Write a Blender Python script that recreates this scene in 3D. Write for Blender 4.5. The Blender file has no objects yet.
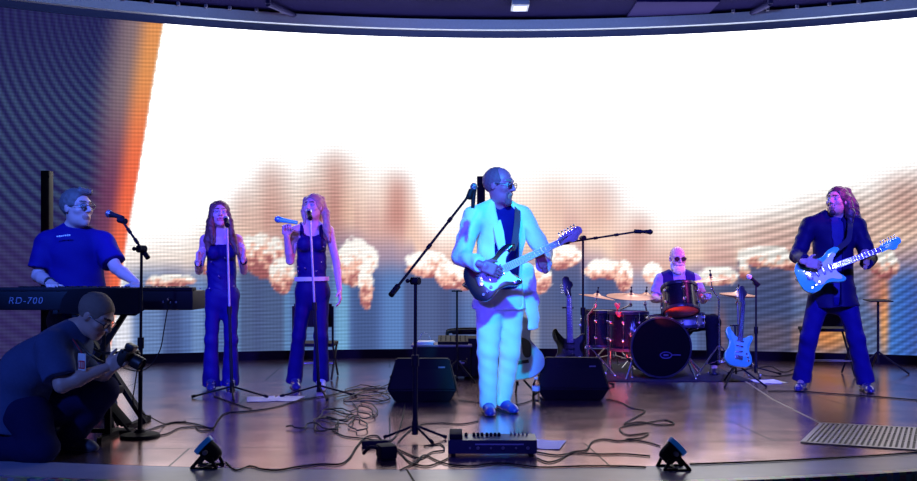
import bpy, bmesh, math, random
import numpy as np
from mathutils import Vector, Matrix

random.seed(7)
SC = bpy.context.scene
COL = SC.collection
F = 983.0          # focal length in pixels of the 917 px wide frame
EYE = 1.07         # height of the lens above the stage floor
R_ = math.radians


def W(px, py, d):
    return np.array([(px - 458.5) / F * d, d, EYE - (py - 270.0) / F * d])


def G(px, py, z=0.0):
    return W(px, py, F * (EYE - z) / (py - 270.0))


def nrm(v):
    v = np.asarray(v, float)
    return v / (np.linalg.norm(v) + 1e-12)


def V(*a):
    return np.array(a, float)


def lin(c):
    return tuple((x / 12.92 if x <= 0.04045 else ((x + 0.055) / 1.055) ** 2.4) for x in c)


# ------------------------------------------------------------------ materials
def mat(name, rgb, rough=0.5, metal=0.0, bump=0.0, scale=40.0, var=0.12, emit=None, estr=0.0, spec=0.5, coat=0.0, aniso=None):
    m = bpy.data.materials.new(name)
    m.use_nodes = True
    nt = m.node_tree
    b = nt.nodes['Principled BSDF']
    b.inputs['Roughness'].default_value = rough
    b.inputs['Metallic'].default_value = metal
    b.inputs['Specular IOR Level'].default_value = spec
    b.inputs['Coat Weight'].default_value = coat
    tc = nt.nodes.new('ShaderNodeTexCoord')
    nz = nt.nodes.new('ShaderNodeTexNoise')
    nz.inputs['Scale'].default_value = scale
    nz.inputs['Detail'].default_value = 4
    nt.links.new(tc.outputs['Object'], nz.inputs['Vector'])
    mx = nt.nodes.new('ShaderNodeMix')
    mx.data_type = 'RGBA'
    mx.inputs[6].default_value = tuple(max(0, c * (1 - var)) for c in rgb) + (1,)
    mx.inputs[7].default_value = tuple(min(1, c * (1 + var)) for c in rgb) + (1,)
    nt.links.new(nz.outputs['Fac'], mx.inputs[0])
    nt.links.new(mx.outputs[2], b.inputs['Base Color'])
    if bump:
        bp = nt.nodes.new('ShaderNodeBump')
        bp.inputs['Strength'].default_value = bump
        bp.inputs['Distance'].default_value = 0.004
        nt.links.new(nz.outputs['Fac'], bp.inputs['Height'])
        nt.links.new(bp.outputs['Normal'], b.inputs['Normal'])
    if emit:
        b.inputs['Emission Color'].default_value = tuple(emit) + (1,)
        b.inputs['Emission Strength'].default_value = estr
    return m


# ------------------------------------------------------------------ objects
def setprops(o, label=None, cat=None, group=None, kind=None):
    if label: o['label'] = label
    if cat: o['category'] = cat
    if group: o['group'] = group
    if kind: o['kind'] = kind
    return o


def thing(name, label, cat, loc=(0, 0, 0), group=None):
    o = bpy.data.objects.new(name, None)
    o.empty_display_size = 0.1
    COL.objects.link(o)
    o.location = Vector([float(x) for x in loc])
    return setprops(o, label, cat, group)


def base_of(o):
    p = V(0, 0, 0)
    while o is not None:
        p = p + np.array(o.location)
        o = o.parent
    return p


def link_mesh(name, me, mats, parent=None, loc=None):
    o = bpy.data.objects.new(name, me)
    COL.objects.link(o)
    for m in (mats if isinstance(mats, (list, tuple)) else [mats]):
        me.materials.append(m)
    if parent is not None:
        o.parent = parent
    elif loc is not None:
        o.location = Vector([float(x) for x in loc])
    return o


def dup(root, loc, label=None, rotz=0.0):
    r = root.copy(); COL.objects.link(r)
    r.location = Vector([float(x) for x in loc]); r.rotation_euler = (0, 0, rotz)
    if label: r['label'] = label
    for ch in list(root.children):
        c = ch.copy(); COL.objects.link(c); c.parent = r
        for g in list(ch.children):
            d = g.copy(); COL.objects.link(d); d.parent = c
    return r


def frame(z, xhint=(1, 0, 0)):
    z = nrm(z)
    x = np.asarray(xhint, float)
    x = x - z * np.dot(x, z)
    if np.linalg.norm(x) < 1e-4:
        x = V(0, 1, 0) - z * z[1]
    x = nrm(x)
    return np.stack([x, np.cross(z, x), z], 1)     # columns x, y, z


def spline(pts, n=8, closed=False):
    P = [np.asarray(p, float) for p in pts]
    out = []
    N = len(P)
    rng = N if closed else N - 1
    for i in range(rng):
        if closed:
            p0, p1, p2, p3 = P[i - 1], P[i], P[(i + 1) % N], P[(i + 2) % N]
        else:
            p0, p1, p2, p3 = P[max(i - 1, 0)], P[i], P[i + 1], P[min(i + 2, N - 1)]
        for k in range(n):
            t = k / n
            out.append(0.5 * ((2 * p1) + (p2 - p0) * t + (2 * p0 - 5 * p1 + 4 * p2 - p3) * t * t + (3 * p1 - p0 - 3 * p2 + p3) * t ** 3))
    if not closed:
        out.append(P[-1])
    return out


class MB:
    """collects shapes in world space, links them as one mesh object"""
    def __init__(self):
        self.v = []; self.f = []; self.m = []; self.n = 0

    def add(self, vs, fs, mi=0):
        self.v.append(np.asarray(vs, float).reshape(-1, 3))
        for q in fs:
            self.f.append([i + self.n for i in q]); self.m.append(mi)
        self.n += len(self.v[-1])
        return self

    def box(self, c, s, R=None, bev=0.0, mi=0, seg=2):
        bm = bmesh.new()
        bmesh.ops.create_cube(bm, size=1.0)
        for v in bm.verts:
            v.co = Vector((v.co.x * s[0], v.co.y * s[1], v.co.z * s[2]))
        if bev > 0:
            bmesh.ops.bevel(bm, geom=bm.edges[:], offset=bev, segments=seg, affect='EDGES', profile=0.6)
        bm.verts.index_update()
        vs = np.array([v.co[:] for v in bm.verts])
        fs = [[v.index for v in f.verts] for f in bm.faces]
        bm.free()
        if R is not None:
            vs = vs @ np.asarray(R).T
        return self.add(vs + np.asarray(c, float), fs, mi)

    def bar(self, a, b, w, h, up=(0, 0, 1), bev=0.0, mi=0):
        a = np.asarray(a, float); b = np.asarray(b, float)
        d = b - a
        Rm = frame(d, np.cross(up, d) if np.linalg.norm(np.cross(up, d)) > 1e-5 else (1, 0, 0))
        return self.box((a + b) / 2, (w, h, np.linalg.norm(d)), Rm, bev, mi)

    def tube(self, pts, r, n=8, closed=False, mi=0, caps=True):
        P = np.array([np.asarray(p, float) for p in pts])
        N = len(P)
        rr = np.full(N, r) if np.isscalar(r) else np.asarray(r, float)
        if closed:
            T = np.roll(P, -1, 0) - np.roll(P, 1, 0)
        else:
            T = np.gradient(P, axis=0)
        T = T / (np.linalg.norm(T, axis=1, keepdims=True) + 1e-12)
        x = frame(T[0], (0.3, 0.2, 1))[:, 0]
        ang = np.arange(n) * 2 * np.pi / n
        vs = []
        for i in range(N):
            x = x - T[i] * np.dot(x, T[i]); x = nrm(x)
            y = np.cross(T[i], x)
            vs.append(P[i] + rr[i] * (np.outer(np.cos(ang), x) + np.outer(np.sin(ang), y)))
        fs = []
        for i in range(N if closed else N - 1):
            j = (i + 1) % N
            for k in range(n):
                k2 = (k + 1) % n
                fs.append([i * n + k, i * n + k2, j * n + k2, j * n + k])
        if not closed and caps:
            fs.append(list(range(n))[::-1]); fs.append([(N - 1) * n + k for k in range(n)])
        return self.add(np.concatenate(vs), fs, mi)

    def cyl(self, a, b, r1, r2=None, n=20, mi=0):
        return self.tube([a, b], [r1, r1 if r2 is None else r2], n, mi=mi)

    def lathe(self, prof, c=(0, 0, 0), axis=(0, 0, 1), n=28, mi=0, xh=(1, 0, 0), ring=False):
        Rm = frame(axis, xh)
        ang = np.arange(n) * 2 * np.pi / n
        vs = []; fs = []
        for (r, z) in prof:
            vs.append(np.stack([r * np.cos(ang), r * np.sin(ang), np.full(n, z)], 1))
        vs = np.concatenate(vs) @ Rm.T + np.asarray(c, float)
        L = len(prof)
        for i in range(L - 1):
            for k in range(n):
                k2 = (k + 1) % n
                fs.append([i * n + k, i * n + k2, (i + 1) * n + k2, (i + 1) * n + k])
        if ring:
            for k in range(n):
                k2 = (k + 1) % n
                fs.append([(L - 1) * n + k, (L - 1) * n + k2, k2, k])
            return self.add(vs, fs, mi)
        if prof[0][0] > 1e-6: fs.append(list(range(n))[::-1])
        if prof[-1][0] > 1e-6: fs.append([(L - 1) * n + k for k in range(n)])
        return self.add(vs, fs, mi)

    def ball(self, c, r, n=14, mi=0, sq=(1, 1, 1)):
        m = max(6, n // 2)
        prof = [(math.sin(math.pi * i / m), -math.cos(math.pi * i / m)) for i in range(m + 1)]
        prof[0] = (1e-4, -1); prof[-1] = (1e-4, 1)
        k = self.n
        self.lathe([(max(p[0], 1e-4), p[1]) for p in prof], n=n, mi=mi)
        self.v[-1] = self.v[-1] * r * np.asarray(sq) + np.asarray(c, float)
        return self

    def prism(self, out, z0, z1, Rm=None, o=(0, 0, 0), bev=0.0, mi=0):
        P = np.array([(p[0], p[1]) for p in out], float)
        area = 0.5 * np.sum(P[:, 0] * np.roll(P[:, 1], -1) - np.roll(P[:, 0], -1) * P[:, 1])
        if area < 0: P = P[::-1]
        T = np.roll(P, -1, 0) - np.roll(P, 1, 0)
        T = T / (np.linalg.norm(T, axis=1, keepdims=True) + 1e-9)
        Nn = np.stack([T[:, 1], -T[:, 0]], 1)
        n = len(P)
        rings = [(P, z0), (P, z1)] if bev <= 0 else [(P - Nn * bev, z0), (P - Nn * bev * 0.3, z0 + bev * 0.3), (P, z0 + bev), (P, z1 - bev), (P - Nn * bev * 0.3, z1 - bev * 0.3), (P - Nn * bev, z1)]
        vs = np.concatenate([np.column_stack([q, np.full(n, z)]) for q, z in rings])
        fs = [list(range(n))[::-1], [(len(rings) - 1) * n + k for k in range(n)]]
        for i in range(len(rings) - 1):
            for k in range(n):
                k2 = (k + 1) % n
                fs.append([i * n + k, i * n + k2, (i + 1) * n + k2, (i + 1) * n + k])
        if Rm is not None: vs = vs @ np.asarray(Rm).T
        return self.add(vs + np.asarray(o, float), fs, mi)

    def obj(self, name, mats, parent=None, loc=None, smooth=35, label=None):
        vs = np.concatenate(self.v)
        if parent is not None: vs = vs - base_of(parent)
        elif loc is not None: vs = vs - np.asarray(loc, float)
        me = bpy.data.meshes.new(name)
        me.from_pydata(vs.tolist(), [], self.f)
        me.polygons.foreach_set('material_index', self.m)
        me.polygons.foreach_set('use_smooth', [True] * len(self.f))
        me.update()
        me.set_sharp_from_angle(angle=R_(smooth))
        o = link_mesh(name, me, mats, parent, loc)
        if label: o['label'] = label
        return o


# ------------------------------------------------------------------ implicit surfaces
def wave(X, Y, Z, fr, seed=0.0):
    a = np.sin(fr * (X * 1.0 + Z * 0.6 + Y * 0.3) + seed) * np.sin(fr * (Z * 0.9 - X * 0.45 + Y * 0.7) + 1.7 * seed + 1.0)
    b = np.sin(fr * 2.1 * (Z * 0.8 + X * 0.5 - Y * 0.5) + 2.3 * seed + 0.5)
    return 0.65 * a + 0.35 * b


def prim(f, lo, hi, op='u', k=0.0, m=0, wr=None):
    return dict(f=f, lo=np.asarray(lo, float), hi=np.asarray(hi, float), op=op, k=k, m=m, wr=wr)


def cone(a, b, ra, rb, k=0.02, q=1.0, w=None, caps=(0, 0), m=0, op='u', wr=None):
    a = np.asarray(a, float); b = np.asarray(b, float)
    ab = b - a; L = np.linalg.norm(ab) + 1e-9; u = ab / L
    wv = None if w is None else nrm(np.asarray(w) - u * np.dot(w, u))

    def f(X, Y, Z):
        x, y, z = X - a[0], Y - a[1], Z - a[2]
        h = x * u[0] + y * u[1] + z * u[2]
        t0 = -1e9 if caps[0] else 0.0
        t1 = 1e9 if caps[1] else L
        hc = np.clip(h, t0, t1)
        d2 = (x - hc * u[0]) ** 2 + (y - hc * u[1]) ** 2 + (z - hc * u[2]) ** 2
        if wv is not None and q != 1.0:
            dw = (x - hc * u[0]) * wv[0] + (y - hc * u[1]) * wv[1] + (z - hc * u[2]) * wv[2]
            d2 = d2 + dw * dw * (1.0 / q ** 2 - 1.0)
        rad = ra + (rb - ra) * np.clip(h / L, 0, 1)
        d = np.sqrt(np.maximum(d2, 0)) - rad
        if q < 1: d = d * (0.5 + 0.5 * q)
        if caps[0]: d = np.maximum(d, -h)
        if caps[1]: d = np.maximum(d, h - L)
        return d
    R = max(ra, rb) * max(1, q)
    return prim(f, np.minimum(a, b) - R, np.maximum(a, b) + R, op, k, m, wr)


def ell(c, rad, Rm=None, k=0.02, m=0, op='u', wr=None):
    c = np.asarray(c, float)
    Rm = np.eye(3) if Rm is None else np.asarray(Rm)
    r = np.asarray(rad, float)

    def f(X, Y, Z):
        x, y, z = X - c[0], Y - c[1], Z - c[2]
        p = [(x * Rm[0, i] + y * Rm[1, i] + z * Rm[2, i]) for i in range(3)]
        k0 = np.sqrt(sum((p[i] / r[i]) ** 2 for i in range(3)))
        k1 = np.sqrt(sum((p[i] / r[i] ** 2) ** 2 for i in range(3))) + 1e-9
        return k0 * (k0 - 1) / k1
    R = max(rad)
    return prim(f, c - R, c + R, op, k, m, wr)


def rbox(c, half, Rm=None, rd=0.005, k=0.01, m=0, op='u', wr=None):
    c = np.asarray(c, float)
    Rm = np.eye(3) if Rm is None else np.asarray(Rm)
    hf = np.asarray(half, float) - rd

    def f(X, Y, Z):
        x, y, z = X - c[0], Y - c[1], Z - c[2]
        p = [np.abs(x * Rm[0, i] + y * Rm[1, i] + z * Rm[2, i]) - hf[i] for i in range(3)]
        o = np.sqrt(sum(np.maximum(q, 0) ** 2 for q in p))
        return o + np.minimum(np.maximum(np.maximum(p[0], p[1]), p[2]), 0) - rd
    R = np.linalg.norm(half)
    return prim(f, c - R, c + R, op, k, m, wr)


def plane(c, n, k=0.004):
    """keeps what lies behind the plane"""
    c = np.asarray(c, float); n = nrm(n)
    return prim(lambda X, Y, Z: (X - c[0]) * n[0] + (Y - c[1]) * n[1] + (Z - c[2]) * n[2], c - 9, c + 9, 'i', k)


def smin(a, b, k):
    if k <= 0: return np.minimum(a, b)
    h = np.maximum(k - np.abs(a - b), 0) / k
    return np.minimum(a, b) - h * h * k * 0.25


def surface(prims, h):
    us = [p for p in prims if p['op'] == 'u']
    lo = np.min([p['lo'] for p in us], 0) - 4 * h - 0.012
    hi = np.max([p['hi'] for p in us], 0) + 4 * h + 0.012
    n = np.ceil((hi - lo) / h).astype(int) + 1
    ax = [lo[i] + h * np.arange(n[i]) for i in range(3)]
    D = np.full(n, 0.5, np.float32)
    for p in prims:
        pad = p['k'] + 3 * h + 0.02
        s = [slice(max(0, int((p['lo'][i] - pad - lo[i]) / h)), min(n[i], int((p['hi'][i] + pad - lo[i]) / h) + 2)) for i in range(3)]
        if any(q.stop <= q.start for q in s): continue
        X = ax[0][s[0]][:, None, None]; Y = ax[1][s[1]][None, :, None]; Z = ax[2][s[2]][None, None, :]
        d = p['f'](X, Y, Z)
        if p['wr']:
            d = d + p['wr'][0] * wave(X, Y, Z, p['wr'][1], p['wr'][2] if len(p['wr']) > 2 else 0)
        cur = D[s[0], s[1], s[2]]
        if p['op'] == 'u': r = smin(cur, d, p['k'])
        elif p['op'] == 's': r = -smin(-cur, d, p['k'])
        else: r = -smin(-cur, -d, p['k'])
        D[s[0], s[1], s[2]] = r
    S = D < 0
    cnt = np.zeros(tuple(n - 1), np.int8)
    for i in (0, 1):
        for j in (0, 1):
            for k in (0, 1):
                cnt += S[i:n[0] - 1 + i, j:n[1] - 1 + j, k:n[2] - 1 + k]
    mixed = (cnt > 0) & (cnt < 8)
    ci = np.argwhere(mixed)
    idx = np.full(mixed.shape, -1, np.int64)
    idx[mixed] = np.arange(len(ci))
    pos = np.zeros((len(ci), 3)); w = np.zeros(len(ci))
    corners = [(i, j, k) for i in (0, 1) for j in (0, 1) for k in (0, 1)]
    for c0 in corners:
        for a in range(3):
            if c0[a] == 1: continue
            c1 = list(c0); c1[a] = 1
            d0 = D[ci[:, 0] + c0[0], ci[:, 1] + c0[1], ci[:, 2] + c0[2]]
            d1 = D[ci[:, 0] + c1[0], ci[:, 1] + c1[1], ci[:, 2] + c1[2]]
            mk = (d0 < 0) != (d1 < 0)
            t = np.where(mk, d0 / np.where(mk, d0 - d1, 1), 0)
            pt = np.tile(np.array(c0, float), (len(ci), 1)); pt[:, a] += t
            pos[mk] += pt[mk]; w[mk] += 1
    verts = lo + h * (ci + pos / w[:, None])
    quads = []
    for a in range(3):
        b, c = (a + 1) % 3, (a + 2) % 3
        s0 = [slice(None)] * 3; s1 = [slice(None)] * 3
        s0[a] = slice(0, -1); s1[a] = slice(1, None)
        x = S[tuple(s0)] != S[tuple(s1)]
        e = np.argwhere(x)
        e = e[(e[:, b] > 0) & (e[:, c] > 0) & (e[:, b] < n[b] - 1) & (e[:, c] < n[c] - 1)]
        def cell(db, dc):
            q = e.copy(); q[:, b] -= db; q[:, c] -= dc
            return idx[q[:, 0], q[:, 1], q[:, 2]]
        Q = np.stack([cell(1, 1), cell(0, 1), cell(0, 0), cell(1, 0)], 1)
        ins = S[e[:, 0], e[:, 1], e[:, 2]]
        Q[~ins] = Q[~ins][:, ::-1]
        quads.append(Q)
    quads = np.concatenate(quads)
    # a little relaxation
    for _ in range(1):
        acc = verts.copy(); cn = np.ones(len(verts))
        for i in range(4):
            np.add.at(acc, quads[:, i], verts[quads[:, (i + 1) % 4]]); np.add.at(cn, quads[:, i], 1)
            np.add.at(acc, quads[:, (i + 1) % 4], verts[quads[:, i]]); np.add.at(cn, quads[:, (i + 1) % 4], 1)
        verts = acc / cn[:, None]
    # material of each face: nearest painted shape
    fm = np.zeros(len(quads), np.int32)
    if len({p['m'] for p in us}) > 1:
        cen = verts[quads].mean(1)
        best = np.full(len(cen), 9.0)
        for p in us:
            mk = np.all((cen > p['lo'] - 0.03) & (cen < p['hi'] + 0.03), 1)
            if not mk.any(): continue
            c = cen[mk]
            d = p['f'](c[:, 0], c[:, 1], c[:, 2])
            if p['m'] > 0: d = d - 0.0015
            b = best[mk]; f_ = fm[mk]
            y = d < b
            b[y] = d[y]; f_[y] = p['m']
            best[mk] = b; fm[mk] = f_
    return verts, quads, fm


def sdf_obj(name, groups, mats, parent, label=None, loc=None):
    """groups: list of (shapes, cell size); all of them end up in one mesh"""
    vs = []; qs = []; ms = []; n = 0
    for prims, h in groups:
        v, q, m = surface(prims, h)
        vs.append(v); qs.append(q + n); ms.append(m); n += len(v)
    v = np.concatenate(vs) - (base_of(parent) if parent is not None else (np.asarray(loc, float) if loc is not None else 0)); q = np.concatenate(qs); m = np.concatenate(ms)
    me = bpy.data.meshes.new(name)
    me.vertices.add(len(v)); me.vertices.foreach_set('co', v.ravel().astype(np.float32))
    me.loops.add(q.size); me.loops.foreach_set('vertex_index', q.ravel().astype(np.int32))
    me.polygons.add(len(q)); me.polygons.foreach_set('loop_start', np.arange(0, q.size, 4, dtype=np.int32))
    try: me.polygons.foreach_set('loop_total', np.full(len(q), 4, np.int32))
    except Exception: pass
    me.polygons.foreach_set('material_index', m.astype(np.int32))
    me.polygons.foreach_set('use_smooth', np.ones(len(q), bool))
    me.update(calc_edges=True); me.validate()
    o = link_mesh(name, me, mats, parent, loc)
    if label: o['label'] = label
    return o
# ------------------------------------------------------------------ the stage, the video wall, the ceiling
SX, SY, SR = 0.55, 0.8, 11.3          # plan circle of the curved video wall
Z0, Z1 = 0.104, 3.92
FX, FY, FR, FE = -0.3, 14.77, 9.5, 9.93   # plan circle of the stage front


def arc(cx, cy, r, a):                # a = 0 looks along +Y
    return V(cx + r * math.sin(a), cy + r * math.cos(a), 0)


def vnoise(x, y, seed):
    rg = np.random.RandomState(seed)
    g = rg.rand(257, 257)
    xi = np.floor(x).astype(int); yi = np.floor(y).astype(int)
    fx = x - xi; fy = y - yi
    fx = fx * fx * (3 - 2 * fx); fy = fy * fy * (3 - 2 * fy)
    a = g[xi % 257, yi % 257]; b = g[(xi + 1) % 257, yi % 257]; c = g[xi % 257, (yi + 1) % 257]; d = g[(xi + 1) % 257, (yi + 1) % 257]
    return (a * (1 - fx) + b * fx) * (1 - fy) + (c * (1 - fx) + d * fx) * fy


def fbm(x, y, seed):
    return 0.55 * vnoise(x, y, seed) + 0.3 * vnoise(x * 2.1, y * 2.1, seed + 1) + 0.15 * vnoise(x * 4.3, y * 4.3, seed + 2)


def sst(a, b, x):
    t = np.clip((x - a) / (b - a + 1e-9), 0, 1)
    return t * t * (3 - 2 * t)


def film(x, y):
    """the picture that plays on the video wall; x runs along it, y down it"""
    c3 = lambda *c: np.array(c, float) / 255.0
    lp = lambda A, B, t: A * (1 - t[:, None]) + B * t[:, None]
    # where the white sky gives way to the warm haze, column by column
    top = np.interp(x, [-80, 130, 180, 215, 245, 270, 295, 318, 335, 352, 372, 392, 412, 425, 440, 458, 480, 520, 560, 600, 625, 645, 670, 700, 740, 780, 820, 870, 917, 1000],
                    [225, 228, 222, 200, 172, 150, 160, 144, 138, 146, 158, 158, 172, 205, 222, 215, 175, 165, 160, 166, 192, 203, 208, 206, 208, 196, 184, 172, 152, 130])
    span = np.interp(x, [-80, 130, 200, 270, 335, 400, 440, 500, 600, 700, 800, 917, 1000], [100, 100, 92, 85, 80, 75, 50, 85, 80, 55, 70, 85, 90])
    t = (y - top) / (span * 1.25) + 0.02
    t = t + 0.08 * (fbm(x / 40.0, y / 120.0, 3) - 0.5)
    white = c3(255, 255, 255) * np.ones((len(x), 3))
    col = lp(white, c3(255, 234, 222), sst(0.0, 0.5, t))
    warm = fbm(x / 26.0, y / 300.0, 11)
    tan = lp(c3(218, 174, 166) * np.ones_like(col), c3(246, 210, 190), sst(0.35, 0.65, warm))
    col = lp(col, tan, sst(0.28, 0.78, t))
    col = lp(col, c3(168, 146, 168), sst(0.75, 1.08, t))
    col = lp(col, c3(98, 118, 168), sst(1.0, 1.4, t))
    # brown streaks that hang down in the haze
    for sx, w, y0, y1, k in ((272, 16, 150, 235, .35), (335, 15, 140, 245, .45), (398, 13, 160, 236, .6), (312, 8, 170, 230, .25), (600, 22, 165, 235, .3), (555, 18, 165, 230, .2), (243, 12, 175, 240, .25), (840, 30, 185, 235, .35), (905, 26, 160, 230, .4), (640, 12, 200, 262, .45), (770, 40, 205, 245, .3)):
        a = k * np.exp(-((x - sx) / w) ** 2) * sst(y0, y0 + 35, y) * (1 - sst(y1 - 25, y1 + 12, y))
        col = lp(col, c3(176, 106, 98), a)
    # cooler panels low down, light ones and dark ones
    low = sst(256, 292, y)
    col = lp(col, c3(84, 114, 176), .95 * low * (1 - sst(430, 520, x)))
    for sx, w, c, k in ((122, 12, (245, 245, 255), .95), (150, 16, (120, 150, 200), .6), (172, 10, (64, 78, 128), .6), (198, 7, (130, 165, 215), .6), (245, 10, (120, 170, 215), .7), (275, 16, (112, 165, 212), .7), (342, 8, (125, 185, 225), .8), (365, 14, (66, 84, 132), .7), (395, 12, (96, 140, 200), .5), (432, 12, (110, 150, 205), .5), (450, 14, (60, 74, 120), .6), (545, 20, (150, 165, 190), .35), (575, 22, (66, 96, 160), .6), (605, 14, (64, 90, 150), .6), (640, 10, (96, 130, 190), .5), (690, 12, (80, 110, 180), .5), (735, 14, (60, 76, 130), .7), (770, 24, (58, 84, 150), .75), (835, 18, (60, 90, 150), .6), (862, 12, (92, 120, 180), .6), (900, 16, (66, 128, 226), .85), (930, 30, (60, 90, 190), .6)):
        col = lp(col, c3(*c), k * low * np.exp(-((x - sx) / w) ** 4))
    # ember glows near the bottom edge
    for sx, sy, rx, ry, c, k in ((720, 332, 7, 26, (255, 110, 50), .95), (772, 338, 26, 20, (196, 120, 74), .85), (828, 334, 26, 22, (240, 150, 84), .9), (843, 326, 12, 14, (255, 190, 120), .7), (884, 315, 5, 45, (255, 176, 110), .95), (878, 290, 12, 24, (214, 130, 110), .7), (560, 330, 18, 22, (176, 150, 130), .55), (528, 330, 10, 20, (180, 150, 130), .5), (168, 292, 22, 12, (196, 140, 130), .5)):
        a = k * np.exp(-(((x - sx) / rx) ** 2 + ((y - sy) / ry) ** 2) ** 1.4)
        col = lp(col, c3(*c), a)
    # pale glowing boulders with a dark underside, each on its shaded column
    n1 = fbm(x / 9.0, y / 8.0, 21); n2 = fbm(x / 4.5, y / 4.0, 31)
    rocks = ((262, 256, 24, 24, 60, 0), (282, 276, 13, 20, 0, .3), (355, 262, 22, 26, 0, 1), (366, 286, 8, 24, 0, .4), (427, 264, 25, 14, 60, .8), (448, 276, 13, 13, 0, .4), (462, 276, 12, 16, 0, .5), (560, 256, 22, 15, 50, .9), (540, 280, 12, 16, 0, .6), (606, 269, 22, 11, 50, 1), (624, 276, 9, 18, 0, .5), (653, 274, 11, 11, 0, 1.2), (718, 276, 22, 11, 40, 1.2), (744, 268, 6, 14, 0, .5), (765, 257, 29, 12, 60, 1.3), (790, 262, 14, 8, 0, .6), (884, 264, 17, 15, 0, .7), (170, 281, 26, 7, 0, .6), (205, 262, 8, 12, 0, .6))
    for cx, cy, rx, ry, leg, br in rocks:
        if leg:
            a = sst(0, 6, y - cy) * (1 - sst(0.8, 1.05, np.abs(x - cx) / rx)) * (0.75)
            col = lp(col, c3(74, 84, 128), a)
    for cx, cy, rx, ry, leg, br in rocks:
        dx = (x - cx) / rx; dy = (y - cy) / ry
        r = np.sqrt(dx * dx + dy * dy) + (n1 - 0.5) * 0.5
        a = 1 - sst(0.86, 1.04, r)
        lit = np.clip(0.55 - dy * 0.55 + (n2 - 0.5) * 1.0 + 0.25 * (br - 0.6), 0, 1)
        rc = lp(c3(168, 100, 104) * np.ones_like(col), c3(255, 196, 176), sst(0.05, 0.5, lit))
        rc = lp(rc, c3(255, 250, 244), sst(0.42, 0.75, lit))
        col = lp(col, rc, a)
    # slanting interference bands of the close-set light rows
    def bands(v, per, amt, where):
        nonlocal col
        s = 0.5 + 0.5 * np.sin(v * 2 * np.pi / per)
        col = col * (1 - amt * (where * s))[:, None]
    notw = sst(0.05, 0.35, t)
    bands(y + 0.10 * x, 4.6, 0.16, notw * (1 - sst(300, 420, x)))
    bands(y + 0.32 * (x - 800) + 0.0012 * (x - 800) ** 2, 8.2, 0.30, notw * sst(640, 820, x))
    # the dark left end with its orange rim
    e = np.interp(y, [0, 25, 70, 120, 170, 230, 290, 360], [169, 163, 155, 147, 139, 128, 119, 108])
    rim = np.interp(y, [0, 25, 100, 160, 230, 300, 360], [42, 42, 40, 36, 32, 26, 22])
    u = (e - x) / rim
    rr = np.hypot((x - 165) * 1.0, (y + 10) * 0.85)
    st = 0.5 + 0.5 * np.sin(2 * np.pi * 1.7 * np.maximum(rr, 1) ** 0.58)
    navy = lp(c3(30, 26, 80) * np.ones_like(col), c3(64, 88, 118), st * np.interp(y, [20, 100, 220, 300], [.35, .8, .75, .5]))
    navy = lp(navy, c3(58, 46, 96), sst(190, 260, y) * 0.6)
    orange = lp(c3(240, 158, 96) * np.ones_like(col), c3(255, 112, 78), sst(60, 190, y))
    orange = orange * (1 - 0.16 * (0.5 + 0.5 * np.sin(2 * np.pi * y / 4.4)))[:, None]
    dark = lp(orange, lp(c3(128, 108, 116) * np.ones_like(col), c3(110, 60, 92), sst(80, 200, y)), sst(0.22, 0.75, u))
    dark = lp(dark, navy, sst(0.70, 1.6, u))
    inside = sst(-0.06, 0.06, u)
    edge = lp(white, dark, inside)
    col = lp(col, edge, sst(-0.12, -0.02, u))
    # linear light; the blown white is brighter than anything else on the wall
    col = np.clip(col, 0, 1)
    L = np.where(col <= 0.04045, col / 12.92, ((col + 0.055) / 1.055) ** 2.4)
    wmin = col.min(1)
    return L * (1.0 + 0.15 * sst(0.85, 1.0, wmin) + 3.8 * sst(0.05, 0.6, -t) * sst(.9, 1.0, wmin))[:, None]


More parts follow.
